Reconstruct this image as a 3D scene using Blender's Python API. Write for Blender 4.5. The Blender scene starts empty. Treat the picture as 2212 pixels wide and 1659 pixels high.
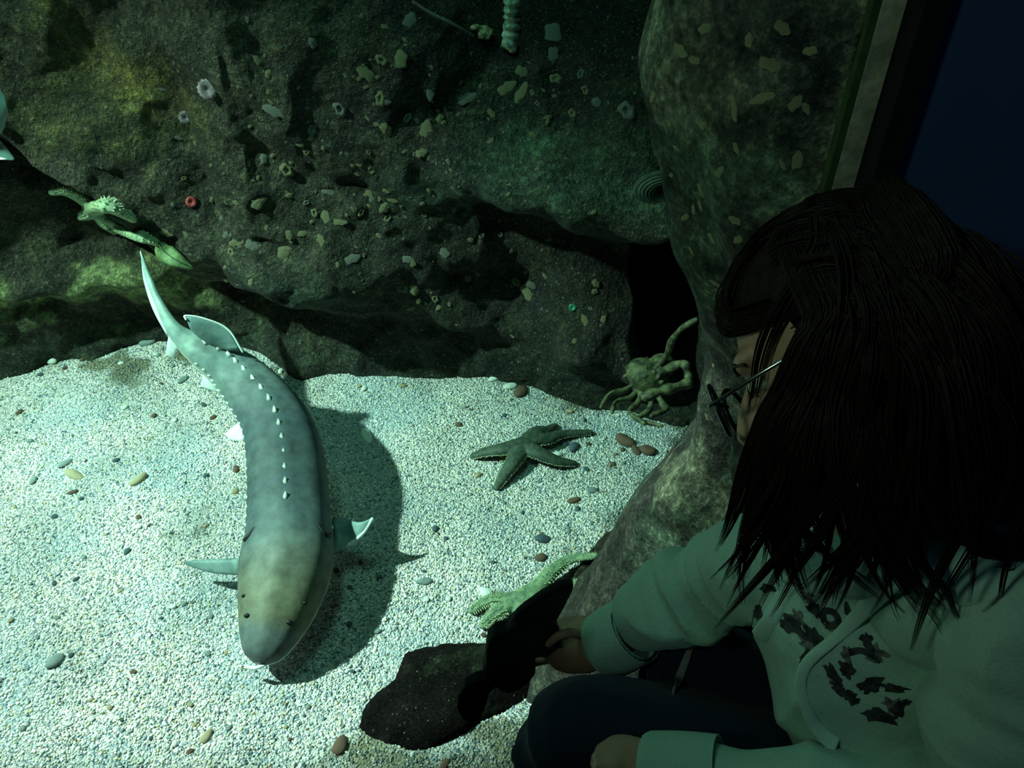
import bpy, math, random
import numpy as np
from mathutils import Vector, Matrix
from mathutils.bvhtree import BVHTree

random.seed(7); rng = np.random.default_rng(7)
SC = bpy.context.scene; COL = SC.collection
# ------------------------------------------------------------------ camera, world, lights, exposure
W, H, F = 2212.0, 1659.0, 1725.0
PITCH = math.radians(39.0)
CAM = np.array([0.0, 0.0, 1.45])
FW = np.array([0, math.cos(PITCH), -math.sin(PITCH)]); UP = np.array([0, math.sin(PITCH), math.cos(PITCH)]); RT = np.array([1.0, 0, 0])
cd = bpy.data.cameras.new('camera'); cam = bpy.data.objects.new('camera', cd); COL.objects.link(cam)
cam.location = CAM; cam.rotation_euler = (math.radians(90) - PITCH, 0, 0)
cd.sensor_width = 36; cd.lens = 36 * F / W; cd.clip_start = 0.02; cd.clip_end = 60
SC.camera = cam
wd = bpy.data.worlds.new('world'); SC.world = wd; wd.use_nodes = True
wd.node_tree.nodes['Background'].inputs[0].default_value = (0.10, 0.30, 0.34, 1)
wd.node_tree.nodes['Background'].inputs[1].default_value = 0.008
vs = SC.view_settings; vs.view_transform = 'Standard'; vs.look = 'None'; vs.exposure = 0.0; vs.gamma = 1.0
try: vs.use_curve_mapping = False
except Exception: pass
SC.cycles.max_bounces = 8; SC.cycles.diffuse_bounces = 4; SC.cycles.transparent_max_bounces = 16
SC.cycles.sample_clamp_indirect = 4.0

def look_rot(src, dst):
    return (Vector(dst) - Vector(src)).to_track_quat('-Z', 'Y').to_euler()
def spot(name, loc, tgt, power, angle, blend, size, color):
    l = bpy.data.lights.new(name, 'SPOT'); l.energy = power; l.spot_size = math.radians(angle); l.spot_blend = blend
    l.shadow_soft_size = size; l.color = color
    o = bpy.data.objects.new(name, l); COL.objects.link(o); o.location = loc; o.rotation_euler = look_rot(loc, tgt); return o
def area(name, loc, tgt, power, sx, sy, color):
    l = bpy.data.lights.new(name, 'AREA'); l.shape = 'RECTANGLE'; l.size = sx; l.size_y = sy; l.energy = power; l.color = color
    o = bpy.data.objects.new(name, l); COL.objects.link(o); o.location = loc; o.rotation_euler = look_rot(loc, tgt); return o
key = spot('tank_spotlight', (-2.55, 1.35, 2.25), (-0.85, 1.25, -0.35), 1000, 72, 1.0, 0.05, (.86, 1.0, 0.86))
# the light reaches the gravel through the rippled water surface: soft caustic ripple on the lamp
key.data.use_nodes = True
_nt = key.data.node_tree; _em = next(n for n in _nt.nodes if n.type == 'EMISSION')
_tc = _nt.nodes.new('ShaderNodeTexCoord'); _mp = _nt.nodes.new('ShaderNodeMapping'); _mp.inputs['Scale'].default_value = (7, 11, 7)
_no = _nt.nodes.new('ShaderNodeTexNoise'); _no.inputs['Scale'].default_value = 1.0; _no.inputs['Detail'].default_value = 1.5; _no.inputs['Distortion'].default_value = 1.2
_mr = _nt.nodes.new('ShaderNodeMapRange'); _mr.inputs[1].default_value = 0.3; _mr.inputs[2].default_value = 0.72; _mr.inputs[3].default_value = 0.75; _mr.inputs[4].default_value = 1.3
_nt.links.new(_tc.outputs['Normal'], _mp.inputs['Vector']); _nt.links.new(_mp.outputs[0], _no.inputs['Vector'])
_nt.links.new(_no.outputs[0], _mr.inputs[0]); _nt.links.new(_mr.outputs[0], _em.inputs['Strength'])
area('tank_overhead_fill', (-0.6, 1.5, 2.35), (-0.3, 1.5, 0), 13, 1.2, 0.5, (0.42, 1.0, 0.78))  # added soft green fill over the tank, lifts the dark rock
area('gallery_ceiling_lamp', (1.2, -1.35, 2.2), (0.75, 0.78, 1.0), 1.1, 0.4, 0.4, (0.20, 0.50, 1.0))
spot('pillar_fill_spot', (-1.15, -0.35, 2.15), (0.40, 0.85, 0.98), 23, 44, 0.9, 0.12, (0.62, 1.0, 0.72))  # added fill from the visitor side, brightens pillar and concrete edge

# ------------------------------------------------------------------ helpers
def ray(px, py):
    d = FW + RT * (px - W / 2) / F + UP * (H / 2 - py) / F
    return d
def aty(px, py, Y):
    d = ray(px, py); return CAM + d * ((Y - CAM[1]) / d[1])
def atz(px, py, Z):
    d = ray(px, py); return CAM + d * ((Z - CAM[2]) / d[2])
def atd(px, py, D):
    return CAM + ray(px, py) * D
def hit(tree, px, py):
    d = Vector(ray(px, py)).normalized()
    h = tree.ray_cast(Vector(CAM), d)
    return h[0], h[1]
SAND = -0.35

def _hash(ix, iy, iz, seed):
    h = (ix * 374761393 + iy * 668265263 + iz * 2147483647 + seed * 1274126177) & 0xffffffff
    h = ((h ^ (h >> 13)) * 1274126177) & 0xffffffff
    h = (h ^ (h >> 16)) & 0xffffffff
    return h / 4294967295.0
def vnoise(P, f, seed=0):
    P = np.asarray(P, float) * f + 100.0
    I = np.floor(P).astype(np.int64); Fr = P - I; Fr = Fr * Fr * (3 - 2 * Fr)
    out = 0
    for dx in (0, 1):
        for dy in (0, 1):
            for dz in (0, 1):
                w = (Fr[:, 0] if dx else 1 - Fr[:, 0]) * (Fr[:, 1] if dy else 1 - Fr[:, 1]) * (Fr[:, 2] if dz else 1 - Fr[:, 2])
                out = out + w * _hash(I[:, 0] + dx, I[:, 1] + dy, I[:, 2] + dz, seed)
    return out * 2 - 1
def fbm(P, f, o=4, seed=0, g=0.5):
    s = 0; a = 1
    for k in range(o): s = s + a * vnoise(P, f * 2 ** k, seed + k); a *= g
    return s
def sst(a, b, x):
    t = np.clip((x - a) / (b - a), 0, 1); return t * t * (3 - 2 * t)

def tag(o, label=None, cat=None, group=None, kind=None):
    if label: o['label'] = label
    if cat: o['category'] = cat
    if group: o['group'] = group
    if kind: o['kind'] = kind
    return o
def empty(name, loc):
    o = bpy.data.objects.new(name, None); COL.objects.link(o); o.location = loc; o.empty_display_size = 0.05; ORG[o.name] = np.array(loc, float); return o
ORG = {}
def mk(name, V, Fc, mat, parent=None, origin=None, smooth=True, colors=None):
    """one mesh object; V are world points; origin is the thing's base"""
    V = np.asarray(V, float)
    if origin is None: origin = V.mean(0) if parent is None else np.array(ORG[parent.name])
    origin = np.asarray(origin, float)
    me = bpy.data.meshes.new(name); me.from_pydata((V - origin).tolist(), [], Fc if isinstance(Fc, list) else Fc.tolist()); me.update()
    if smooth: me.polygons.foreach_set('use_smooth', [True] * len(me.polygons))
    if colors is not None:
        ca = me.color_attributes.new('tone', 'FLOAT_COLOR', 'POINT')
        cc = np.ones((len(V), 4)); cc[:, :3] = colors; ca.data.foreach_set('color', cc.ravel())
    if mat: me.materials.append(mat)
    o = bpy.data.objects.new(name, me); COL.objects.link(o)
    if parent is None: o.location = origin
    else: o.parent = parent
    ORG[o.name] = origin
    return o
def smoothline(P, n):
    P = np.asarray(P, float); m = len(P)
    if m < 3:
        t = np.linspace(0, m - 1, n); return np.array([np.interp(t, range(m), P[:, k]) for k in range(P.shape[1])]).T
    E = np.vstack([2 * P[0] - P[1], P, 2 * P[-1] - P[-2]])
    out = []
    for t in np.linspace(0, m - 1, n):
        i = min(int(t), m - 2); u = t - i; a, b, c, d = E[i], E[i + 1], E[i + 2], E[i + 3]
        out.append(0.5 * ((2 * b) + (c - a) * u + (2 * a - 5 * b + 4 * c - d) * u * u + (3 * b - a - 3 * c + d) * u ** 3))
    return np.array(out)
def frames(P, up=(0, 0, 1)):
    T = np.gradient(P, axis=0); T /= np.linalg.norm(T, axis=1)[:, None] + 1e-12
    u = np.tile(np.array(up, float), (len(P), 1)) if np.ndim(up) == 1 else up
    S = np.cross(T, u); S /= np.linalg.norm(S, axis=1)[:, None] + 1e-12
    U = np.cross(S, T); return T, S, U
def ringmesh(R, close=True):
    """R: (n, m, 3) rings -> verts, faces with capped ends"""
    n, m, _ = R.shape; V = R.reshape(-1, 3); Fc = []
    for i in range(n - 1):
        for j in range(m):
            k = (j + 1) % m; Fc.append((i * m + j, i * m + k, (i + 1) * m + k, (i + 1) * m + j))
    if close:
        Fc.append(tuple(range(m))[::-1]); Fc.append(tuple((n - 1) * m + j for j in range(m)))
    return V, Fc
def tube(P, r, m=12, up=(0, 0, 1), flat=1.0, cap=True):
    """tapered round-ended tube along P; flat scales it along the frame's up"""
    P = np.asarray(P, float); r = np.broadcast_to(np.asarray(r, float), (len(P),)).copy()
    if cap:
        t0 = P[0] - P[1]; t0 /= np.linalg.norm(t0) + 1e-9; t1 = P[-1] - P[-2]; t1 /= np.linalg.norm(t1) + 1e-9
        a = [(math.cos(q), math.sin(q)) for q in (1.35, 0.95, 0.5)]
        pre = [P[0] + t0 * r[0] * s for c, s in a]; prr = [r[0] * c for c, s in a]
        post = [P[-1] + t1 * r[-1] * s for c, s in a[::-1]]; por = [r[-1] * c for c, s in a[::-1]]
        P = np.vstack([pre, P, post]); r = np.concatenate([prr, r, por])
    T, S, U = frames(P, up)
    an = np.arange(m) / m * 2 * math.pi
    R = P[:, None] + r[:, None, None] * (np.cos(an)[None, :, None] * S[:, None] + flat * np.sin(an)[None, :, None] * U[:, None])
    return ringmesh(R)
def ell(c, rad, n=14, m=20, rot=None):
    rad = np.array(rad, float); V = []
    for i in range(n + 1):
        th = math.pi * min(max(i / n, 0.02), 0.98)
        for j in range(m):
            ph = 2 * math.pi * j / m; V.append((math.sin(th) * math.cos(ph), math.sin(th) * math.sin(ph), math.cos(th)))
    V = np.array(V) * rad
    if rot is not None: V = V @ np.asarray(rot).T
    V = V + np.asarray(c); R = V.reshape(n + 1, m, 3)[::-1]
    return ringmesh(R)
def join(parts):
    V = []; Fc = []; k = 0
    for v, f in parts:
        V.append(np.asarray(v)); Fc += [tuple(i + k for i in q) for q in f]; k += len(v)
    return np.vstack(V), Fc
def evald(V, Fc, mods):
    me = bpy.data.meshes.new('t'); me.from_pydata(np.asarray(V).tolist(), [], Fc); me.update()
    o = bpy.data.objects.new('t', me); COL.objects.link(o)
    for ty, kw in mods:
        m = o.modifiers.new('m', ty)
        for a, b in kw.items(): setattr(m, a, b)
    dg = bpy.context.evaluated_depsgraph_get(); dg.update()
    e = o.evaluated_get(dg).to_mesh()
    n = len(e.vertices); vv = np.zeros(n * 3); e.vertices.foreach_get('co', vv)
    ff = [tuple(p.vertices) for p in e.polygons]
    nn = np.zeros(n * 3); e.vertices.foreach_get('normal', nn)
    o.evaluated_get(dg).to_mesh_clear(); bpy.data.objects.remove(o); bpy.data.meshes.remove(me)
    return vv.reshape(-1, 3), ff, nn.reshape(-1, 3)
def fuse(parts, voxel, smooth=6, factor=0.5):
    V, Fc = join(parts)
    return evald(V, Fc, [('REMESH', dict(mode='VOXEL', voxel_size=voxel)), ('SMOOTH', dict(factor=factor, iterations=smooth))])
def tree_of(V, Fc):
    return BVHTree.FromPolygons([tuple(v) for v in V], Fc)

# ------------------------------------------------------------------ materials
def mat(name, build=None, base=(0.5, 0.5, 0.5), rough=0.7, spec=0.3, metal=0.0):
    m = bpy.data.materials.new(name); m.use_nodes = True; nt = m.node_tree
    b = nt.nodes['Principled BSDF']; b.inputs['Base Color'].default_value = (*base, 1); b.inputs['Roughness'].default_value = rough
    b.inputs['Specular IOR Level'].default_value = spec; b.inputs['Metallic'].default_value = metal
    if build: build(nt, b)
    return m
class G:
    def __init__(s, nt): s.nt = nt; s.N = nt.nodes; s.L = nt.links
    def n(s, t, **k):
        x = s.N.new(t)
        for a, v in k.items(): setattr(x, a, v)
        return x
    def coord(s, kind='Object'): return s.n('ShaderNodeTexCoord').outputs[kind]
    def noise(s, vec, scale, det=4, rough=0.55, dist=0):
        x = s.n('ShaderNodeTexNoise'); s.L.new(vec, x.inputs['Vector']); x.inputs['Scale'].default_value = scale
        x.inputs['Detail'].default_value = det; x.inputs['Roughness'].default_value = rough; x.inputs['Distortion'].default_value = dist; return x
    def vor(s, vec, scale, feature='F1', rnd=1.0):
        x = s.n('ShaderNodeTexVoronoi', feature=feature); s.L.new(vec, x.inputs['Vector']); x.inputs['Scale'].default_value = scale; x.inputs['Randomness'].default_value = rnd; return x
    def ramp(s, fac, stops, interp='LINEAR'):
        x = s.n('ShaderNodeValToRGB'); s.L.new(fac, x.inputs[0]); cr = x.color_ramp; cr.interpolation = interp
        while len(cr.elements) < len(stops): cr.elements.new(0.5)
        for e, (p, c) in zip(cr.elements, stops): e.position = p; e.color = (*c, 1) if len(c) == 3 else c
        return x.outputs[0]
    def mix(s, fac, a, b, mode='MIX'):
        x = s.n('ShaderNodeMix', data_type='RGBA', blend_type=mode)
        for sock, v in ((x.inputs[0], fac), (x.inputs[6], a), (x.inputs[7], b)):
            if isinstance(v, (int, float)): sock.default_value = v
            elif isinstance(v, tuple): sock.default_value = (*v, 1)
            else: s.L.new(v, sock)
        return x.outputs[2]
    def math(s, op, a, b=0.0):
        x = s.n('ShaderNodeMath', operation=op)
        for sock, v in ((x.inputs[0], a), (x.inputs[1], b)):
            if isinstance(v, (int, float)): sock.default_value = v
            else: s.L.new(v, sock)
        return x.outputs[0]
    def bump(s, h, strength, dist, normal=None):
        x = s.n('ShaderNodeBump'); s.L.new(h, x.inputs['Height']); x.inputs['Strength'].default_value = strength; x.inputs['Distance'].default_value = dist
        if normal: s.L.new(normal, x.inputs['Normal'])
        return x.outputs[0]
    def tone(s): return s.n('ShaderNodeVertexColor', layer_name='tone').outputs[0]

def sand_nodes(nt, b):
    g = G(nt); c = g.coord()
    v = g.vor(c, 210); v2 = g.vor(c, 95)
    sep = g.n('ShaderNodeSeparateColor'); g.L.new(v.outputs['Color'], sep.inputs[0])
    col = g.ramp(sep.outputs[0], [(0, (0.10, 0.13, 0.16)), (0.16, (0.24, 0.30, 0.33)), (0.34, (0.46, 0.47, 0.42)), (0.6, (0.70, 0.70, 0.64)), (0.8, (0.62, 0.56, 0.42)), (1, (0.90, 0.90, 0.86))])
    sep2 = g.n('ShaderNodeSeparateColor'); g.L.new(v2.outputs['Color'], sep2.inputs[0])
    col = g.mix(g.ramp(sep2.outputs[0], [(0, (.5, .5, .5)), (0.14, (0, 0, 0))]), col, (0.20, 0.27, 0.32))
    n = g.noise(c, 3.2, 3, .5)
    col = g.mix(g.ramp(n.outputs[0], [(0.42, (0, 0, 0)), (0.66, (.5, .5, .5))]), col, (0.24, 0.38, 0.44))
    col = g.mix(1.0, col, (1.12, 1.0, 1.04), 'MULTIPLY')
    g.L.new(g.mix(1.0, col, g.tone(), 'MULTIPLY'), b.inputs['Base Color'])
    h = g.math('SUBTRACT', 1.0, v.outputs['Distance']); h2 = g.math('MULTIPLY', g.math('SUBTRACT', 1.0, v2.outputs['Distance']), 1.2)
    g.L.new(g.bump(g.math('ADD', h, h2), 1.0, 0.005), b.inputs['Normal'])
M_sand = mat('pale_gravel', sand_nodes, rough=0.75, spec=0.35)

def rock_nodes(scale=1.0, speck=0.5, bd=0.012):
    def f(nt, b):
        g = G(nt); c = g.coord(); t = g.tone()
        n1 = g.noise(c, 9 * scale, 6, .62, .4); n2 = g.noise(c, 46 * scale, 5, .7); n3 = g.noise(c, 170 * scale, 3, .6); v = g.vor(c, 70 * scale)
        d = g.ramp(n1.outputs[0], [(0.28, (0.22, 0.22, 0.22)), (0.5, (0.8, 0.8, 0.8)), (0.72, (1.7, 1.7, 1.6))])
        col = g.mix(1.0, t, d, 'MULTIPLY')
        d2 = g.ramp(n2.outputs[0], [(0.32, (0.28, 0.28, 0.28)), (0.52, (0.9, 0.9, 0.9)), (0.72, (2.6, 2.5, 2.2))])
        col = g.mix(1.0, col, d2, 'MULTIPLY')
        vs1 = g.vor(c, 42 * scale); sc1 = g.n('ShaderNodeSeparateColor'); g.L.new(vs1.outputs['Color'], sc1.inputs[0])
        pat = g.math('MULTIPLY', g.ramp(vs1.outputs['Distance'], [(0.10, (1, 1, 1)), (0.24, (0, 0, 0))]), g.ramp(sc1.outputs[0], [(.80, (0, 0, 0)), (.84, (1, 1, 1))]))
        col = g.mix(g.math('MULTIPLY', pat, .55), col, (0.20, 0.20, 0.13))
        sp = g.ramp(n3.outputs[0], [(0.60, (0, 0, 0)), (0.70, (1, 1, 1))])
        col = g.mix(g.math('MULTIPLY', sp, speck), col, (0.32, 0.33, 0.26))
        col.node.clamp_result = False
        g.L.new(col, b.inputs['Base Color'])
        hh = g.math('ADD', g.math('MULTIPLY', n1.outputs[0], 1.6), g.math('ADD', n2.outputs[0], g.math('MULTIPLY', n3.outputs[0], .35)))
        hh = g.math('ADD', hh, g.math('MULTIPLY', v.outputs['Distance'], .25))
        g.L.new(g.bump(hh, 1.0, bd), b.inputs['Normal'])
    return f
M_rock = mat('encrusted_rock', rock_nodes(1.0, 0.45, 0.018), rough=0.8, spec=0.3)
M_pillar = mat('window_surround_rock', rock_nodes(1.9, 0.30, 0.008), rough=0.85, spec=0.2)
M_boulder = mat('dark_brown_stone', rock_nodes(2.2, 0.12, 0.006), rough=0.95, spec=0.08)

def skin_fish(nt, b):
    g = G(nt); c = g.coord(); n = g.noise(c, 26, 4, .6); n2 = g.noise(c, 5, 3, .5)
    d = g.ramp(n.outputs[0], [(0.3, (.62, .62, .62)), (.7, (1.3, 1.3, 1.28))]); d2 = g.ramp(n2.outputs[0], [(0.35, (.82, .86, .9)), (.65, (1.12, 1.1, 1.02))])
    g.L.new(g.mix(1.0, g.mix(1.0, g.tone(), d, 'MULTIPLY'), d2, 'MULTIPLY'), b.inputs['Base Color'])
    g.L.new(g.bump(n.outputs[0], .35, .003), b.inputs['Normal'])
M_fish = mat('sturgeon_skin', skin_fish, rough=0.6, spec=0.3)
def mottled(a, c2, scale, bumpd=0.0, lo=.4, hi=.6):
    def f(nt, b):
        g = G(nt); c = g.coord(); n = g.noise(c, scale, 5, .6)
        g.L.new(g.ramp(n.outputs[0], [(lo, a), (hi, c2)]), b.inputs['Base Color'])
        if bumpd: g.L.new(g.bump(n.outputs[0], 1.0, bumpd), b.inputs['Normal'])
    return f
M_scute = mat('scute_bone', mottled((.42, .50, .46), (.62, .68, .6), 60), rough=.4)
M_finpale = mat('fin_pale', mottled((.55, .66, .64), (.75, .82, .78), 20), rough=.5)
M_finblue = mat('fin_bluegrey', mottled((.12, .20, .20), (.22, .32, .31), 22), rough=.5)
M_black = mat('dark_opening', mottled((.003, .004, .004), (.008, .009, .008), 40), rough=.6)
M_star_dark = mat('dark_starfish_skin', mottled((.028, .048, .038), (.07, .09, .06), 60, .002), rough=.6)
M_star_green = mat('green_starfish_skin', mottled((.09, .15, .09), (.20, .27, .15), 55, .004), rough=.6)
M_star_wall = mat('teal_starfish_skin', mottled((.16, .26, .17), (.36, .42, .22), 50, .004), rough=.6)
M_spine = mat('starfish_spines', mottled((.32, .38, .22), (.55, .60, .42), 90), rough=.5)
M_crab = mat('olive_crab_shell', mottled((.030, .036, .02), (.12, .125, .06), 42, .004), rough=.6)
M_barn = mat('cream_barnacle', mottled((.09, .085, .04), (.42, .39, .22), 70, .003, .38, .62), rough=.85)
M_barnl = mat('bright_cream_barnacle', mottled((.34, .30, .16), (.80, .72, .42), 60, .002, .35, .6), rough=.8)
M_barn2 = mat('grey_barnacle', mottled((.07, .075, .065), (.22, .22, .18), 60, .002, .35, .6), rough=.8)
M_barnp = mat('pinkish_anemone', mottled((.12, .09, .10), (.25, .20, .21), 70, .002), rough=.8)
M_red = mat('red_anemone', mottled((.22, .025, .02), (.35, .06, .05), 70, .002), rough=.7)
M_greenstone = mat('green_glass_pebble', mottled((.015, .12, .06), (.03, .20, .10), 40), rough=.3)
M_leaf = mat('leaf_green', mottled((.10, .17, .07), (.19, .27, .11), 60, .002), rough=.6)
M_vein = mat('leaf_vein', mottled((.03, .06, .03), (.05, .08, .04), 60), rough=.6)
PEB = {k: mat('pebble_' + k, mottled(a, c, 45, .001, .35, .65), rough=.55) for k, a, c in (
    ('white', (.62, .64, .58), (.85, .86, .80)), ('grey', (.16, .20, .20), (.32, .37, .36)), ('slate', (.04, .07, .09), (.10, .14, .17)),
    ('tan', (.30, .24, .14), (.50, .42, .28)), ('brown', (.09, .05, .035), (.18, .11, .07)))}
def hair_nodes(nt, b):
    g = G(nt); c = g.coord(); n = g.noise(c, 120, 2, .5)
    g.L.new(g.ramp(n.outputs[0], [(.3, (.006, .004, .003)), (.7, (.020, .012, .007))]), b.inputs['Base Color'])
M_hair = mat('dark_brown_hair', hair_nodes, rough=.55, spec=.18)
M_skin = mat('skin', mottled((.40, .24, .16), (.46, .28, .19), 12), rough=.5)
def cloth(a, c2, sc=260):
    def f(nt, b):
        g = G(nt); c = g.coord(); n = g.noise(c, sc, 3, .6); n2 = g.noise(c, 9, 4, .5)
        g.L.new(g.ramp(n.outputs[0], [(.3, a), (.7, c2)]), b.inputs['Base Color'])
        g.L.new(g.bump(g.math('ADD', g.math('MULTIPLY', n.outputs[0], .12), g.math('MULTIPLY', n2.outputs[0], 1.2)), .8, .010), b.inputs['Normal'])
        b.inputs['Sheen Weight'].default_value = .15
    return f
M_hood = mat('mint_sweatshirt_fleece', cloth((.33, .52, .43), (.40, .60, .50)), rough=.95, spec=.1)
M_cord = mat('mint_cord', cloth((.42, .64, .54), (.50, .74, .62), 500), rough=.9, spec=.1)
M_print = mat('dark_chest_print', mottled((.012, .018, .018), (.05, .055, .055), 90), rough=.8)
M_print2 = mat('grey_chest_print', mottled((.06, .07, .07), (.20, .19, .19), 160), rough=.8)
M_denim = mat('navy_trousers', cloth((.008, .014, .035), (.016, .024, .05), 400), rough=.9, spec=.1)
M_shoe = mat('black_shoe', mottled((.01, .01, .012), (.02, .02, .022), 40), rough=.6)
M_strap = mat('pale_strap', mottled((.20, .20, .20), (.28, .27, .27), 100), rough=.8)
M_toy = mat('black_plush', cloth((.004, .007, .006), (.009, .012, .011), 600), rough=1, spec=.05)
M_frame = mat('black_frame_plastic', mottled((.003, .003, .003), (.006, .005, .005), 40), rough=.3)
M_metal = mat('silver_temple_metal', mottled((.6, .75, .7), (.75, .85, .8), 40), rough=.22, metal=1.0)
M_wallblue = mat('dark_blue_wall_paint', mottled((.03, .06, .14), (.035, .07, .16), 3), rough=.9, spec=.05)
M_blacktrim = mat('black_window_trim', mottled((.006, .007, .008), (.010, .011, .012), 20), rough=.8, spec=.1)
M_bench = mat('black_bench_paint', mottled((.008, .008, .009), (.014, .014, .015), 20), rough=.8)
M_seal = mat('dark_green_seal', mottled((.03, .055, .02), (.05, .08, .03), 40), rough=.7)
def glass_nodes(nt, b):
    g = G(nt); N = nt.nodes; out = next(n for n in N if n.type == 'OUTPUT_MATERIAL'); N.remove(b)
    t = g.n('ShaderNodeBsdfTransparent'); t.inputs[0].default_value = (.96, 1.0, .985, 1); gl = g.n('ShaderNodeBsdfGlossy'); gl.inputs['Roughness'].default_value = .02
    fr = g.n('ShaderNodeLayerWeight'); fr.inputs[0].default_value = .12; ge = g.n('ShaderNodeNewGeometry')
    fc = g.math('MULTIPLY', g.math('MULTIPLY', fr.outputs['Fresnel'], .25), g.math('SUBTRACT', 1.0, ge.outputs['Backfacing']))
    mx = g.n('ShaderNodeMixShader'); g.L.new(fc, mx.inputs[0]); g.L.new(t.outputs[0], mx.inputs[1]); g.L.new(gl.outputs[0], mx.inputs[2]); g.L.new(mx.outputs[0], out.inputs[0])
M_glass = mat('clear_acrylic', glass_nodes)
def lens_nodes(nt, b): glass_nodes(nt, b)
M_lens = mat('spectacle_lens', lens_nodes)
def water_nodes(nt, b):
    out = next(n for n in nt.nodes if n.type == 'OUTPUT_MATERIAL'); nt.nodes.remove(b)
    a = nt.nodes.new('ShaderNodeVolumeAbsorption'); a.inputs['Color'].default_value = (.56, .93, .86, 1); a.inputs['Density'].default_value = .24
    nt.links.new(a.outputs[0], out.inputs['Volume'])
M_water = mat('green_water', water_nodes)

# ------------------------------------------------------------------ tank floor (pale gravel bed)
def grid(xs, ys):
    X, Y = np.meshgrid(xs, ys, indexing='ij'); n, m = X.shape
    idx = np.arange(n * m).reshape(n, m)
    Fc = np.stack([idx[:-1, :-1], idx[1:, :-1], idx[1:, 1:], idx[:-1, 1:]], -1).reshape(-1, 4)
    return X.ravel(), Y.ravel(), Fc
def floor_z(x, y):
    P = np.stack([x, y, x * 0], 1)
    z = SAND + 0.018 * fbm(P, 1.7, 3, 5) + 0.004 * fbm(P, 11, 2, 9)
    z = z + 0.10 * sst(-0.55, 0.15, x) * sst(1.12, 0.84, y)            # the bed rises to the window on the right
    z = z + 0.05 * sst(0.25, .8, x) * sst(1.5, 1.0, y)
    return z
X, Y, Fc = grid(np.linspace(-3.3, 1.7, 420), np.linspace(0.815, 3.1, 210))
Z = floor_z(X, Y)
P = np.stack([X, Y, Z], 1)
t = np.ones((len(X), 3))
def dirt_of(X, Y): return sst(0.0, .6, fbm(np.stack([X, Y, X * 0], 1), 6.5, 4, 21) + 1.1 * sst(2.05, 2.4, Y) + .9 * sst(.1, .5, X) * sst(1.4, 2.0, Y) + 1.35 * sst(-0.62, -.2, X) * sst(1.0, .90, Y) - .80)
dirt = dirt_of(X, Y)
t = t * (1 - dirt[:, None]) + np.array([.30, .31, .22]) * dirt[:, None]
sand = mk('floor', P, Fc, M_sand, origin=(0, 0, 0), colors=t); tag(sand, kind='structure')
sand_tree = tree_of(P, Fc.tolist())
def sand_h(x, y): return float(floor_z(np.array([x]), np.array([y]))[0])

# ------------------------------------------------------------------ back rock wall
bx = [-3.4, -2.4, -1.855, -1.405, -0.95, -0.796, -.45, -0.093, .315, .6, 1.0, 1.8]
by = [2.1, 2.15, 2.265, 2.47, 2.46, 2.33, 2.29, 2.236, 2.146, 2.06, 1.9, 1.7]
ex = [-3.4, -1.9, -1.54, -1.23, -1.03, -.65, -.2, .2, .5, 1.8]
ez = [1.2, .72, .48, .13, -.02, -.10, -.16, -.2, -.25, -.25]
def wall_y(x, z, fine=True):
    P = np.stack([x, x * 0, z], 1)
    y = np.interp(x, bx, by)
    e = np.interp(x, ex, ez) + .05 * vnoise(P, 3.1, 3)
    left = sst(-0.2, -1.0, x)
    y = y + (z - SAND) * (0.10 - .04 * left)                         # leans back a little
    bul = sst(e - .03, e + .10, z)
    y = y - (0.19 * left + 0.06 * (1 - left)) * bul                  # the overhanging upper boulder
    y = y + .10 * left * sst(e - .20, e - .02, z) * (1 - bul)         # undercut
    # long mossy shelf under the overhang on the left
    shelf = left * np.exp(-((z + .08 - .10 * vnoise(P, 2.2, 31)) / .07) ** 2) * sst(-1.0, -1.25, x)
    y = y - .10 * shelf
    # pale ledge on the right and the shadowed step under it
    lz = .46 + .06 * vnoise(P, 3.0, 8) - .10 * (x - .2)
    rl = sst(-.35, .0, x)
    y = y - .18 * rl * np.exp(-((z - lz) / .10) ** 2) * sst(lz + .25, lz, z)
    y = y + .11 * rl * sst(lz - .05, lz - .16, z) * sst(-.2, .1, z)
    y = y + .22 * rl * sst(lz + .15, lz + .5, z)
    # second low hump in the middle
    y = y - .06 * np.exp(-((x + .55) / .38) ** 2 - ((z - .12) / .09) ** 2)
    y = y - .10 * np.exp(-((x - .22) / .10) ** 2 - ((z + .05) / .22) ** 2)
    # cave at the right
    cv = sst(.15, .09, np.abs(x - .54 + .05 * vnoise(P, 5, 4))) * sst(.40, .30, z - .0 + .05 * vnoise(P, 6, 14)) * sst(-.34, -.27, z)
    y = y + .75 * cv
    y = y + .052 * fbm(P, 2.6, 3, 40) + .035 * (1 - np.abs(vnoise(P, 4.3, 50))) * -1 + (.016 * fbm(P, 11, 3, 60) if fine else 0)
    return y
X, Z, Fc = grid(np.linspace(-3.3, 1.7, 620), np.linspace(-.5, 2.4, 360))
Y = wall_y(X, Z)
P = np.stack([X, Y, Z], 1)
P[:, 2] += .03 * fbm(np.stack([X, Z, Y], 1), 6, 2, 77); P[:, 0] += .03 * fbm(np.stack([X, Z, Y], 1), 6, 2, 78)
nz = fbm(P, 3.2, 4, 91); n2 = fbm(P, 7.5, 3, 95); n3 = fbm(P, 2.0, 3, 99)
base = np.zeros((len(X), 3)) + np.array([.038, .036, .022])
def blend(c, k):
    global base
    k = np.clip(k, 0, 1)[:, None]; base = base * (1 - k) + np.array(c) * k
blend((.055, .040, .030), sst(.1, .7, n3) * .7)
blend((.058, .058, .018), sst(.05, .5, nz) * sst(-.7, -1.2, X) * sst(.1, .5, Z) * .9)
q = np.array(aty(300, 165, 2.3)); blend((.16, .13, .03), np.exp(-((X - q[0]) / .16) ** 2 - ((Z - q[2] + .5 * (X - q[0])) / .09) ** 2) * (.6 + .5 * n2))
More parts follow.
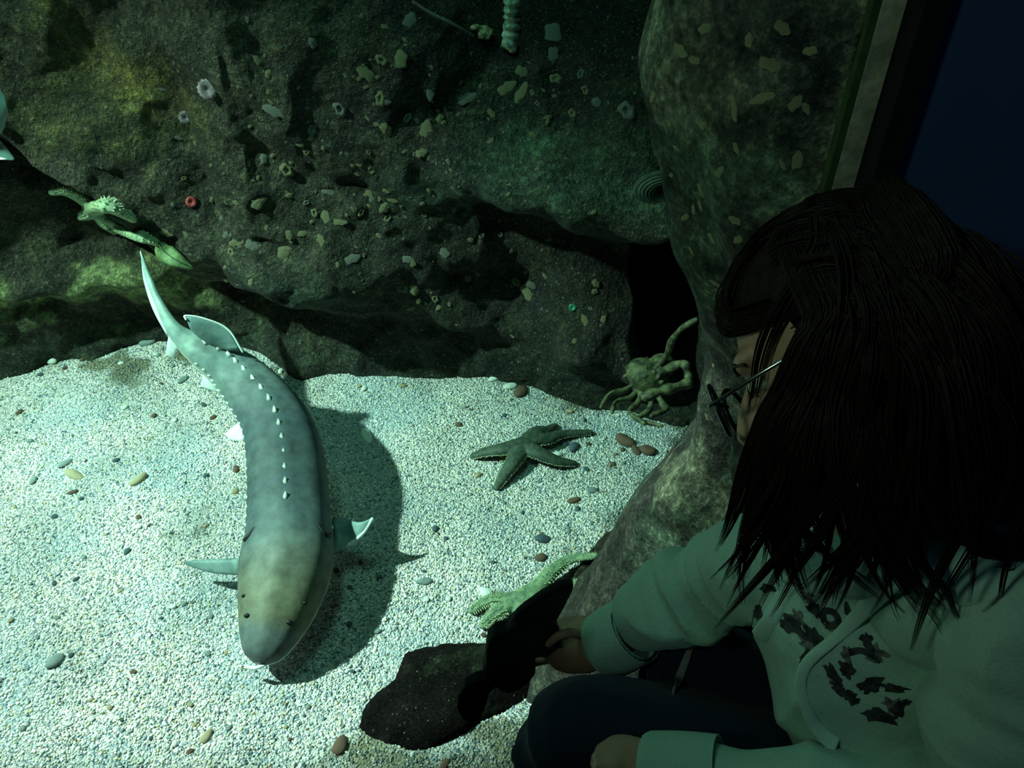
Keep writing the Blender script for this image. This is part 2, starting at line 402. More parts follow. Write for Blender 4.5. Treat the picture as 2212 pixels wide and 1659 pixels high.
blend((.018, .016, .016), sst(.15, .5, n2) * sst(-.9, -.5, X) * .8)
q = np.array(aty(1250, 320, 2.2)); lk = sst(-.25, .05, X) * np.exp(-((Z - (q[2] - .10 * (X - q[0])) - .0) / .13) ** 2)
blend((.055, .10, .06), lk * (.75 + .4 * n2))
q = np.array(aty(1000, 420, 2.2)); blend((.04, .075, .05), np.exp(-((X - q[0]) / .22) ** 2 - ((Z - q[2]) / .10) ** 2) * (.8 + .3 * nz))
q = np.array(aty(660, 625, 2.2)); blend((.035, .055, .04), np.exp(-((X - q[0]) / .18) ** 2 - ((Z - q[2]) / .07) ** 2))
mos = sst(.25, .8, n2 + .5 * nz + .9 * np.exp(-((Z + .06) / .08) ** 2) * sst(-.9, -1.1, X)) * sst(-.8, -1.1, X) * sst(.16, .02, Z)
blend((.22, .26, .11), mos * .8)
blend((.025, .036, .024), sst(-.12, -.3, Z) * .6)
base *= (1 - .35 * sst(-.7, .1, X))[:, None] * (1 - .5 * sst(-.5, .1, X) * sst(.55, .8, Z))[:, None]  # dimmer light at right and upper right painted into the rock colour
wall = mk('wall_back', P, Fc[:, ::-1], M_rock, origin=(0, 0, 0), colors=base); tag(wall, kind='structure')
wall_tree = tree_of(P, Fc.tolist())

# tank's left end and rear casing (outside the frame, closes the tank), lid left open to the lamps
def box(name, lo, hi, m, parent=None, origin=None, kind=None):
    x0, y0, z0 = lo; x1, y1, z1 = hi
    V = [(x, y, z) for x in (x0, x1) for y in (y0, y1) for z in (z0, z1)]
    Fq = [(0, 1, 3, 2), (4, 6, 7, 5), (0, 4, 5, 1), (2, 3, 7, 6), (0, 2, 6, 4), (1, 5, 7, 3)]
    o = mk(name, V, Fq, m, parent, origin, smooth=False)
    if kind: o['kind'] = kind
    return o
# ------------------------------------------------------------------ rock surround of the window: pillar on the right
GY = 0.80
sil = [(1478, -300), (1450, -80), (1428, 30), (1398, 140), (1395, 210), (1405, 330), (1432, 430), (1462, 530), (1492, 610), (1524, 700), (1534, 770), (1520, 860), (1508, 950), (1492, 1010), (1440, 1060)]
SP = np.array([aty(a, b, 1.02) for a, b in sil])[::-1]          # rising z
zz = np.linspace(-.42, 1.9, 230); xs_ = np.interp(zz, SP[:, 2], SP[:, 0])
xs_ = np.where(zz < SP[0, 2], SP[0, 0] - (SP[0, 2] - zz) * .35, xs_)
U = np.linspace(0, 1, 130); V = []; C = []
for i, z in enumerate(zz):
    x0 = xs_[i]
    ctrl = np.array([(.339, .814), (.332, .835), ((x0 + .34) / 2 + .01, .875), (x0 + .055, .93), (x0, 1.02), (x0 + .04, 1.16), (x0 + .2, 1.32), (1.0, 1.5), (1.7, 1.6)])
    c = smoothline(ctrl, 130)
    for u, (x, y) in zip(U, c): V.append((x, y, z))
V = np.array(V); nf = np.tile(U, len(zz))
am = sst(0.0, .14, nf)
V[:, 1] += am * (.018 * fbm(V, 9, 4, 11)); V[:, 0] += am * (.010 * fbm(V, 8, 4, 12))
idx = np.arange(len(zz) * 130).reshape(len(zz), 130)
Fc = np.stack([idx[:-1, :-1], idx[:-1, 1:], idx[1:, 1:], idx[1:, :-1]], -1).reshape(-1, 4)
b1 = fbm(V, 8, 4, 15); b2 = fbm(V, 18, 3, 16); b3 = fbm(V, 3.5, 3, 17)
base = np.zeros((len(V), 3)) + np.array([.100, .092, .082])
blend((.30, .28, .20), sst(.12, .4, b1) * .85)
blend((.14, .20, .14), sst(.2, .6, b3) * .7)
blend((.018, .018, .018), sst(.2, .6, b2) * .7)
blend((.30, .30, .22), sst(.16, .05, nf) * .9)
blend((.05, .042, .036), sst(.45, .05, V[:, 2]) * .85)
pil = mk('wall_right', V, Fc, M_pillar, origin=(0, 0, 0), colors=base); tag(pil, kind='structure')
pil_tree = tree_of(V, Fc.tolist())
# pale concrete edge strip of the window opening with its dark green seal
tr = box('trim_1', (.3455, .800, -.30), (.367, .835, 1.95), mat('pale_concrete_edge', mottled((.22, .23, .17), (.42, .42, .31), 34, .003), rough=.9), kind='structure')
se = box('trim_2', (.3375, .803, -.30), (.3450, .818, 1.95), M_seal, kind='structure')
box('trim_3', (.368, .765, -.40), (.392, .86, 2.2), M_blacktrim, kind='structure')
box('trim_4', (-3.2, .74, -.42), (.366, .815, -.385), M_blacktrim, kind='structure')
box('wall_front', (.393, .775, -.42), (3.2, .86, 2.6), M_wallblue, kind='structure')
box('light_block_slab', (-3.3, .813, 1.60), (1.7, 1.21, 1.66), M_blacktrim, kind='structure')  # unseen slab added to keep the tank spotlight off the person
box('ceiling', (-3.3, -1.6, 2.6), (3.2, .86, 2.65), M_blacktrim, kind='structure')
fl = box('floor', (-3.3, -1.6, -.47), (3.2, .74, -.42), M_blacktrim, kind='structure')
box('window_1', (-3.2, GY, -.385), (.345, GY + .0025, 2.6), M_glass, kind='structure')
wt = box('tank_water', (-3.3, .8125, -.6), (1.72, 4.2, 2.18), M_water); tag(wt, 'clear green tinted water filling the whole fish tank', 'water', kind='stuff')

# ------------------------------------------------------------------ stones by the window
def slab(name, poly, h, m, label, cat, seed, tone, base_z=None, dome=.5, lift=0.0, amp=.012):
    """a stone whose footprint on the bed is the polygon"""
    C0 = poly.mean(0); n = 120; m_ = 34
    loop = np.vstack([poly, poly[:1]]); tt = np.linspace(0, len(poly), n, endpoint=False)
    ring = np.array([loop[int(a)] * (1 - a % 1) + loop[int(a) + 1] * (a % 1) for a in tt])
    ring = (ring + np.roll(ring, 1, 0) + np.roll(ring, -1, 0)) / 3
    V = []
    for k in range(m_):
        s = k / (m_ - 1); r = math.cos(s * math.pi / 2) ** dome; zq = math.sin(s * math.pi / 2)
        for q in ring:
            p = C0 + (q - C0) * r
            V.append((p[0], p[1], sand_h(p[0], p[1]) * (1) + -.03 + (h + .03) * zq + lift * ((p[0] - C0[0]))))
    V = np.array(V); V += np.stack([fbm(V, 13, 4, seed), fbm(V, 13, 4, seed + 9), .8 * fbm(V, 11, 4, seed + 5)], 1) * amp
    Fq = [(k * n + j, k * n + (j + 1) % n, (k + 1) * n + (j + 1) % n, (k + 1) * n + j) for k in range(m_ - 1) for j in range(n)]
    Fq.append(tuple((m_ - 1) * n + j for j in range(n)))
    q2 = fbm(V, 12, 3, seed + 2)
    col = np.zeros((len(V), 3)) + np.array(tone[0]); k = sst(.15, .6, q2)[:, None]; col = col * (1 - k) + np.array(tone[1]) * k
    o = mk(name, V, Fq, m, colors=col, origin=(C0[0], C0[1], SAND)); tag(o, label, cat); return o, tree_of(V, Fq)
poly = np.array([atz(a, b, SAND + .06) for a, b in [(762, 1560), (768, 1500), (800, 1455), (838, 1430), (848, 1398), (872, 1368), (925, 1352), (1010, 1342), (1100, 1342), (1180, 1372), (1190, 1440), (1100, 1520), (1010, 1580), (920, 1625), (830, 1600)]])
stone1, t1 = slab('flat_stone', poly, .05, M_boulder, 'dark brown flat stone on the gravel behind the black toy', 'stone', 3, ((.0055, .0038, .0036), (.018, .021, .013)))
poly = np.array([atz(a, b, SAND + .12) for a, b in [(1515, 1020), (1430, 1050), (1350, 1072), (1290, 1118), (1240, 1172), (1222, 1225), (1240, 1270), (1320, 1330), (1480, 1420), (1650, 1480), (1760, 1400), (1760, 1150), (1640, 1000)]])
stone2, t2 = slab('sloping_boulder', poly, .115, M_boulder, 'brown sloping boulder at the window foot between the rock pillar and the mint sleeve', 'rock', 8, ((.034, .029, .020), (.10, .085, .058)), dome=.7)

# ------------------------------------------------------------------ sturgeon
def fin(name, lead, trail, th, m, parent, n=16, k=9):
    A = smoothline(lead, n); B = smoothline(trail, n); top = []; bot = []
    for i in range(n):
        for j in range(k):
            u = j / (k - 1); p = A[i] * (1 - u) + B[i] * u; top.append(p)
    top = np.array(top).reshape(n, k, 3)
    du = np.gradient(top, axis=1); dv = np.gradient(top, axis=0); N = np.cross(du, dv); N /= np.linalg.norm(N, axis=2)[..., None] + 1e-9
    uu = np.linspace(0, 1, k); prof = np.sqrt(np.clip(np.sin(math.pi * uu), .0, 1))[None, :, None] * th * (1 - .75 * np.linspace(0, 1, n))[:, None, None] + .0006
    a = top + N * prof; b = (top - N * prof)[:, ::-1]
    return mk(name, *ringmesh(np.concatenate([a, b], 1)), m, parent)
def make_sturgeon(spine, hw, hu, hd, tilt, pal, label, m, cat='fish', group=None):
    n, mm = 110, 40
    sp = smoothline(np.hstack([spine, np.array([hw, hu, hd]).T]), n); P = sp[:, :3]; hw, hu, hd = np.clip(sp[:, 3], .002, 1), np.clip(sp[:, 4], .002, 1), np.clip(sp[:, 5], .002, 1)
    T, S, Uv = frames(P, tilt)
    an = np.arange(mm) / mm * 2 * math.pi
    R = np.zeros((n, mm, 3)); col = np.zeros((n, mm, 3)); s = np.linspace(0, 1, n)
    for j, a in enumerate(an):
        c, q = math.cos(a), math.sin(a)
        cx = math.copysign(abs(c) ** .82, c); cz = math.copysign(abs(q) ** .9, q)
        ridge = 1 + .10 * math.exp(-((a - math.pi / 2) / .16) ** 2) + .035 * (math.exp(-((a - .15) / .1) ** 2) + math.exp(-((a - math.pi + .15) / .1) ** 2))
        R[:, j] = P + S * (hw * cx * ridge)[:, None] + Uv * ((hu if q > 0 else hd) * cz * (ridge if q > 0 else 1))[:, None]
        k = sst(-.30, .12, np.full(n, q)); head = sst(.70, .82, s)
        dors = np.array(pal[0])[None] * (1 - head[:, None]) + np.array(pal[2])[None] * head[:, None]
        snout = sst(.855, .885, s)[:, None]; dors = dors * (1 - snout) + np.array(pal[3])[None] * snout
        tail = sst(.50, .18, s)[:, None]; dors = dors * (1 - tail) + np.array(pal[4])[None] * tail
        col[:, j] = dors * k[:, None] + np.array(pal[1])[None] * (1 - k[:, None])
    base = P[int(n * .6)].copy(); base[2] = P[:, 2].min() - .02
    root = empty('sturgeon', base); tag(root, label, cat, group)
    Vb, Fb = ringmesh(R); body = mk('body', Vb, Fb, m, root, origin=base, colors=col.reshape(-1, 3))
    return root, body, P, T, S, Uv, hw, hu, hd, base
sg = [(305, 545, .205), (318, 590, .17), (342, 650, .12), (372, 705, .07), (402, 735, .035), (440, 760, .005), (500, 800, -.05), (551, 850, -.085), (594, 910, -.115), (616, 980, -.145), (624, 1060, -.175), (626, 1140, -.20), (620, 1220, -.225), (604, 1300, -.25), (583, 1370, -.272), (568, 1415, -.285), (562, 1433, -.29)]
SPI = np.array([atz(a, b, c) for a, b, c in sg])
hwp = np.array([2, 6, 9, 15, 26, 38, 52, 62, 70, 79, 84, 89, 97, 86, 65, 42, 17])       # half width in picture pixels
DEP = (SPI - CAM) @ FW; hw = hwp * DEP / F
hu = hw * .80; hd = hw * .72; hu[:4] = [.006, .012, .016, .022]; hd[:4] = [.006, .012, .02, .028]
hd = np.minimum(hd, np.maximum(SPI[:, 2] - (SAND + .012), .008))
pal = ((.075, .105, .115), (.60, .66, .60), (.125, .13, .09), (.085, .105, .11), (.26, .36, .34))
root, body, P_, T_, S_, U_, hw_, hu_, hd_, SB = make_sturgeon(SPI, hw, hu, hd, (0.08, -.12, 1), pal, 'large blue-grey sturgeon swimming nose down over the pale gravel', M_fish)
def on_body(s, a, off=0.0):
    i = s * (len(P_) - 1); k = min(int(i), len(P_) - 2); u = i - k
    L = lambda A: A[k] * (1 - u) + A[k + 1] * u
    c, q = math.cos(a), math.sin(a)
    v = L(S_) * (L(hw_) + off) * math.copysign(abs(c) ** .82, c) + L(U_) * ((L(hu_) if q > 0 else L(hd_)) + off) * math.copysign(abs(q) ** .9, q)
    return L(P_) + v, v / np.linalg.norm(v), L(T_)
# dorsal and side scutes, each a keeled bony plate
def scute(p, nrm, tan, L_, W_, Hh):
    sd = np.cross(tan, nrm); sd /= np.linalg.norm(sd)
    V = [p - tan * L_ * .6, p + sd * W_, p + tan * L_ * .5, p - sd * W_, p - tan * L_ * .55 + nrm * Hh, p + tan * L_ * .2 + nrm * Hh * .55, p - nrm * .004]
    V = np.array(V); return V, [(0, 4, 1), (0, 3, 4), (1, 4, 5), (3, 5, 4), (1, 5, 2), (3, 2, 5), (0, 1, 6), (1, 2, 6), (2, 3, 6), (3, 0, 6)]
for k in range(15):
    s = .31 + k * .0255; p, nn, tn = on_body(s, math.pi / 2, .004); v, f = scute(p, nn, tn, .024, .009, .011 + .004 * math.sin(k))
    mk('scute', v, f, M_scute, root)
for side in (0.18, math.pi - .18):
    for k in range(24):
        s = .32 + k * .0165; p, nn, tn = on_body(s, side, .001); v, f = scute(p, nn, tn, .015, .005, .006); mk('scute', v, f, M_scute, root)
# which way is picture-right on the body
RS = 1 if S_[70][0] > 0 else -1
def ang(a): return a if RS > 0 else math.pi - a
for a, s, nm, r in ((ang(.74), .822, 'eye', .0075), (ang(math.pi - .74), .822, 'eye', .0075), (ang(.95), .858, 'nostril', .0095), (ang(math.pi - .95), .858, 'nostril', .0095)):
    p, nn, tn = on_body(s, a, -.001); e = mk(nm, *ell(p, (r, r * .6, r * .7), 8, 12), M_black, root)
for a0, a1, s0 in ((.25, .85, .708), (math.pi - .25, math.pi - .85, .708)):
    pts = [on_body(s0 + .012 * math.sin(u * math.pi) - .004 * u, ang(a0 + (a1 - a0) * u), -.001)[0] for u in np.linspace(0, 1, 14)]
    mk('gill_slit', *tube(pts, np.sin(np.linspace(.25, math.pi - .1, 14)) * .006 + .001, 8), M_black, root)
mk('snout_highlight', *tube(smoothline([atz(532, 1440, -.305), atz(552, 1443, -.30), atz(575, 1434, -.29)], 10), .005, 8), M_finpale, root)  # pale tube stands in for a white highlight under the snout
def W3(a, b, z): return atz(a, b, z)
# caudal fin: blade on the upper lobe and the short lower lobe
up = np.array([W3(303, 542, .215), W3(322, 596, .165), W3(345, 652, .12), W3(378, 700, .08)])
lo = np.array([W3(306, 552, .19), W3(310, 604, .135), W3(330, 668, .07), W3(362, 728, .005)])
fin('caudal_fin', up[::-1], lo[::-1], .006, M_finpale, root)
fin('lower_caudal_lobe', [W3(398, 735, .03), W3(385, 752, -.01), W3(374, 776, -.07)], [W3(370, 700, .07), W3(362, 738, .0), W3(358, 768, -.055)], .005, M_finpale, root)
# dorsal fin, anal fin, pelvic fin
dfin = fin('dorsal_fin', [W3(522, 758, .02), W3(492, 712, .085), W3(440, 690, .125), W3(401, 683, .14)], [W3(470, 752, .03), W3(448, 742, .055), W3(415, 716, .10), W3(402, 688, .135)], .005, M_finblue, root)
mk('fin_rim', *tube(smoothline([W3(524, 760, .025), W3(492, 711, .087), W3(440, 688, .127), W3(401, 682, .141), W3(402, 690, .135)], 24), .0032, 8), M_finpale, root)
fin('anal_fin', [W3(468, 780, -.08), W3(440, 808, -.13), W3(434, 836, -.18)], [W3(500, 815, -.10), W3(488, 838, -.15), W3(470, 848, -.19)], .004, M_finpale, root)
fin('pelvic_fin', [W3(528, 905, -.17), W3(505, 920, -.19), W3(486, 938, -.215)], [W3(528, 948, -.18), W3(515, 952, -.20), W3(496, 950, -.22)], .004, M_finpale, root)
# pectoral fins held out level
pf = fin('pectoral_fin', [W3(520, 1205, -.255), W3(460, 1208, -.262), W3(397, 1212, -.272)], [W3(520, 1243, -.285), W3(460, 1238, -.285), W3(405, 1222, -.282)], .007, M_finblue, root)
mk('fin_rim', *tube(smoothline([W3(522, 1236, -.282), W3(460, 1231, -.283), W3(404, 1219, -.280)], 14), [.006] * 7 + list(np.linspace(.006, .002, 7)), 8), M_finpale, root)
pr = fin('pectoral_fin', [W3(700, 1120, -.235), W3(735, 1118, -.235), W3(775, 1128, -.215), W3(806, 1118, -.20)], [W3(708, 1200, -.275), W3(745, 1180, -.27), W3(772, 1165, -.25), W3(804, 1140, -.225)], .007, M_finblue, root)
mk('fin_rim', *tube(smoothline([W3(754, 1176, -.268), W3(774, 1162, -.245), W3(790, 1145, -.23), W3(804, 1122, -.205)], 14), .0055, 8), M_finpale, root)

# second sturgeon at the left edge, mostly outside the frame
s2 = np.array([aty(a, b, y) for a, b, y in [(-420, 60, 1.45), (-340, 90, 1.45), (-270, 120, 1.45), (-200, 150, 1.45), (-130, 190, 1.45), (-74, 226, 1.445), (-54, 268, 1.44), (-48, 298, 1.44), (-46, 318, 1.44)]])
h2 = np.array([6, 20, 34, 50, 66, 75, 62, 38, 12]) * 1.5 / F * .95
r2, b2_, *_rest = make_sturgeon(s2, h2, h2 * .8, h2 * .8, (0, -.2, 1), ((.42, .55, .52), (.62, .70, .66), (.42, .55, .52), (.42, .55, .52), (.42, .55, .52)), 'pale fish cut off by the left edge above the spiny starfish', M_fish)
fin('pectoral_fin', [aty(-70, 280, 1.50), aty(-15, 294, 1.49), aty(12, 318, 1.46), aty(31, 343, 1.44)], [aty(-70, 345, 1.38), aty(-20, 345, 1.38), aty(8, 345, 1.38), aty(28, 346, 1.39)], .003, M_finpale, r2)

# ------------------------------------------------------------------ starfish
def make_star(name, center, arms, r0, m, label, spiny=0, taper=.72, voxel=.003, group=None, spm=None):
    parts = [ell(center, (r0 * 1.15, r0 * 1.15, r0 * .75))]
    lines = []
    for A in arms:
        L = smoothline(np.array(A), 26); lines.append(L)
        rr = r0 * (1.0 - taper * np.linspace(0, 1, 26) ** 1.25); parts.append(tube(L, rr, 14, flat=.7))
    V, Fq, N = fuse(parts, voxel, 4)
    root = mk(name, V, Fq, m, origin=center); tag(root, label, 'starfish', group)
    if spiny:
        sp = []
        for L in lines:
            T, S, Uv = frames(L); rr = r0 * (1.0 - taper * np.linspace(0, 1, 26) ** 1.25)
            for i in range(8 if spiny > 1 else 3, 26):
                for aa in ((0.05, .45, .95, 1.57, 2.2, 2.7, 3.09) if spiny > 1 else (-.05, 3.19)):
                    for h_ in ((0,) if spiny > 1 else (0, .5)):
                        a = aa + random.uniform(-.12, .12); k = min(i + h_, 24.9); i0 = int(k); u = k - i0
                        p0 = L[i0] * (1 - u) + L[i0 + 1] * u if i0 < 25 else L[25]
                        r_ = rr[min(i0, 25)]; d = S[i0] * math.cos(a) + Uv[i0] * .7 * math.sin(a); d = d / np.linalg.norm(d)
                        p = p0 + S[i0] * math.cos(a) * r_ + Uv[i0] * .7 * math.sin(a) * r_
                        ln = r0 * (.32 if spiny > 1 else .15) * random.uniform(.7, 1.15) * (1 - .3 * i / 26); w = ln * (.30 if spiny > 1 else .4)
                        a1 = np.cross(d, (0.3, .2, 1)); a1 /= np.linalg.norm(a1); a2 = np.cross(d, a1)
                        sp.append((np.array([p - d * .001 + a1 * w, p - d * .001 - .5 * a1 * w + .87 * a2 * w, p - d * .001 - .5 * a1 * w - .87 * a2 * w, p + d * ln]), [(0, 1, 3), (1, 2, 3), (2, 0, 3), (0, 2, 1)]))
        v, f = join(sp); o = mk('spines', v, f, spm or M_spine, root, smooth=False); o['kind'] = 'stuff'
    return root
def gs(px, py, h=0.0):
    """point over the gravel seen at a pixel"""
    l, n = hit(sand_tree, px, py); p = np.array(l); 
    for _ in range(3):
        p = atz(px, py, sand_h(p[0], p[1]) + h)
    return p
cc = gs(1130, 962, .035)
make_star('starfish', cc, [
    [cc, gs(1090, 970, .038), gs(1052, 976, .028), gs(1022, 985, .012)],
    [cc, gs(1112, 992, .035), gs(1092, 1022, .025), gs(1073, 1052, .010)],
    [cc, gs(1165, 980, .040), gs(1205, 996, .026), gs(1240, 1001, .011)],
    [cc, gs(1160, 950, .030), gs(1185, 948, .026), gs(1215, 938, .020), gs(1274, 934, .010)],
    [cc, gs(1158, 935, .030), gs(1180, 930, .022), gs(1200, 920, .010)]], .031, M_star_dark, 'smooth dark starfish with five arms on the pale gravel right of the sturgeon', 1, .60)
def gb(px, py, h):
    best = None
    for tr_ in (t2, t1, sand_tree):
        l, n = hit(tr_, px, py)
        if l is not None:
            dd = (np.array(l) - CAM) @ FW
            if best is None or dd < best[0]: best = (dd, np.array(l))
    return CAM + (best[1] - CAM) * (1 - h / 2.0) + np.array([0, 0, h * .3])
cc = gb(1115, 1300, .02)
make_star('spiny_starfish', cc, [
    [cc, gb(1160, 1272, .024), gb(1195, 1238, .034), gb(1232, 1214, .038), gb(1285, 1207, .036)],
    [cc, gb(1170, 1300, .024), gb(1225, 1275, .036), gb(1262, 1260, .038), gb(1290, 1238, .034)],
    [cc, gb(1080, 1300, .02), gb(1055, 1300, .018), gb(1020, 1320, .012)],
    [cc, gb(1085, 1320, .02), gb(1062, 1335, .016), gb(1044, 1352, .01)],
    [cc, gb(1130, 1330, .02), gb(1150, 1360, .016), gb(1165, 1390, .01)]], .026, M_star_green, 'pale green spiny starfish reaching onto the boulder above the black toy', 2, .55)
def gw(px, py, h):
    l, n = hit(wall_tree, px, py); p = np.array(l); d = CAM - p; d /= np.linalg.norm(d); return p + d * h
cc = gw(205, 450, .035)
make_star('spiny_starfish', cc, [
    [cc, gw(188, 436, .050), gw(162, 420, .062), gw(136, 411, .066), gw(117, 414, .056)],
    [cc, gw(228, 444, .035), gw(255, 455, .030), gw(284, 472, .020)],
    [cc, gw(232, 474, .030), gw(262, 492, .025), gw(300, 510, .020), gw(334, 522, .012)],
    [cc, gw(192, 462, .022), gw(178, 468, .012)],
    [cc, gw(222, 478, .018), gw(245, 498, .010)]], .036, M_star_wall, 'yellow-green spiny starfish draped over the rock ledge at upper left', 2, .50)

# leaf lying on the rock
def leaf(pts_px, w, label):
    L = smoothline([gw(a, b, .02) for a, b in pts_px], 22); T, S, Uv = frames(L, (0, -.8, .5))
    u = np.linspace(0, 1, 22); ww = w * np.sin(np.pi * u ** .8) ** .8 + .0015
    R = []
    for i in range(22):
        row = [L[i] + S[i] * ww[i] * a + Uv[i] * (.25 * ww[i] * abs(a) + s) for a, s in [(-1, 0), (-.5, .0012), (0, .0015), (.5, .0012), (1, 0), (.5, -.001), (0, -.001), (-.5, -.001)]]
        R.append(row)
    o = mk('leaf', *ringmesh(np.array(R)), M_leaf, origin=L[10]); tag(o, label, 'leaf')
    mk('midrib', *tube(L + Uv * .0025, .0018, 6), M_vein, o)
leaf([(342, 522), (358, 545), (382, 562), (418, 580)], .030, 'green leaf resting on the rock above the sturgeon tail')

# ------------------------------------------------------------------ spider crab by the cave
def cp(px, py, h=.03, Y=None):
    if Y: return aty(px, py, Y)
    return gs(px, py, h)
cb = aty(1400, 812, 1.93); parts = [ell(cb, (.075, .06, .05), rot=Matrix.Rotation(.5, 3, 'Y')), ell(aty(1430, 785, 1.95), (.04, .035, .03))]
def leg(pts, r0, r1):
    L = smoothline(pts, 18); k = np.linspace(0, 1, 18); parts.append(tube(L, (r0 + (r1 - r0) * k) * (1 + .18 * np.cos(k * 9 * math.pi / 2)), 9))
leg([cb, aty(1438, 770, 1.92), aty(1452, 735, 1.90), aty(1472, 710, 1.88), aty(1504, 690, 1.86)], .013, .008)
leg([cb, aty(1445, 795, 1.88), aty(1470, 785, 1.86), aty(1482, 790, 1.84)], .014, .012)
leg([aty(1482, 790, 1.84), aty(1488, 815, 1.82), aty(1486, 828, 1.80)], .013, .013)
leg([aty(1486, 828, 1.80), aty(1455, 838, 1.78), aty(1425, 845, 1.77), aty(1396, 857, 1.76)], .015, .016)
leg([cb, aty(1350, 842, 1.90), aty(1318, 850, 1.88), aty(1298, 880, 1.82)], .011, .006)
leg([cb, aty(1362, 858, 1.88), aty(1330, 868, 1.84), aty(1322, 892, 1.78)], .011, .006)
leg([cb, aty(1378, 870, 1.86), aty(1360, 890, 1.80), aty(1392, 915, 1.74)], .012, .007)
leg([cb, aty(1405, 880, 1.84), aty(1380, 905, 1.78), aty(1430, 920, 1.73)], .012, .006)
leg([cb, aty(1430, 870, 1.84), aty(1440, 885, 1.80), aty(1408, 898, 1.76)], .012, .008)
for k in range(46):
    a, b = random.uniform(0, 6.28), random.uniform(.1, 1.4); d = np.array([math.cos(a) * math.cos(b), math.sin(a) * math.cos(b), math.sin(b)])
    parts.append(ell(cb + d * np.array([.075, .06, .05]), (.007, .007, .009), 5, 7))
V, Fq, N = fuse(parts, .0035, 2)
crab = mk('spider_crab', V, Fq, M_crab, origin=(cb[0], cb[1], sand_h(cb[0], cb[1]))); tag(crab, 'mottled olive spider crab with long legs at the mouth of the dark cave', 'crab')

# ------------------------------------------------------------------ encrusting shells and barnacles
def barn_mesh(kind, seed):
    r = random.Random(seed)
    if kind == 'ring':
        prof = [(1.0, -.15), (.92, .12), (.78, .42), (.62, .62), (.48, .60), (.36, .35), (.2, .1)]
    elif kind == 'flat':
        prof = [(1.0, -.2), (.95, .08), (.75, .2), (.5, .28), (.25, .33), (.06, .34)]
    else:
        prof = [(.9, -.2), (.95, .15), (.8, .4), (.5, .6), (.22, .68), (.05, .7)]
    m_ = 22; f1, f2 = r.random() * 6, r.random() * 6; rad = [1 + .20 * math.sin(2 * t_ / m_ * 6.283 + f1) + .10 * math.sin(5 * t_ / m_ * 6.283 + f2) + r.uniform(-.06, .06) for t_ in range(m_)]
    R = np.array([[(q * rad[j] * math.cos(j / m_ * 6.283), q * rad[j] * math.sin(j / m_ * 6.283), z * (1 + r.uniform(-.15, .15))) for j in range(m_)] for q, z in prof])
    v, f = ringmesh(R); return v, f
BM = {}
for kd in ('ring', 'flat', 'knob'):
    for s in range(3):
        for mn, mt in (('c', M_barn), ('g', M_barn2), ('l', M_barnl)):
            v, f = barn_mesh(kd, s * 7 + len(kd)); me = bpy.data.meshes.new('barnacle'); me.from_pydata(v.tolist(), [], f); me.polygons.foreach_set('use_smooth', [True] * len(f)); me.materials.append(mt); BM[kd, s, mn] = me
def place(me, name, loc, nrm, size, stretch=1.0, spin=None, flat=.6):
    o = bpy.data.objects.new(name, me); COL.objects.link(o); o.location = loc
    q = Vector(nrm).to_track_quat('Z', 'Y'); o.rotation_mode = 'QUATERNION'
    from mathutils import Quaternion
    o.rotation_quaternion = q @ Quaternion((0, 0, 1), spin if spin is not None else random.uniform(0, 6.28)); o.scale = (size * stretch, size, size * flat); return o
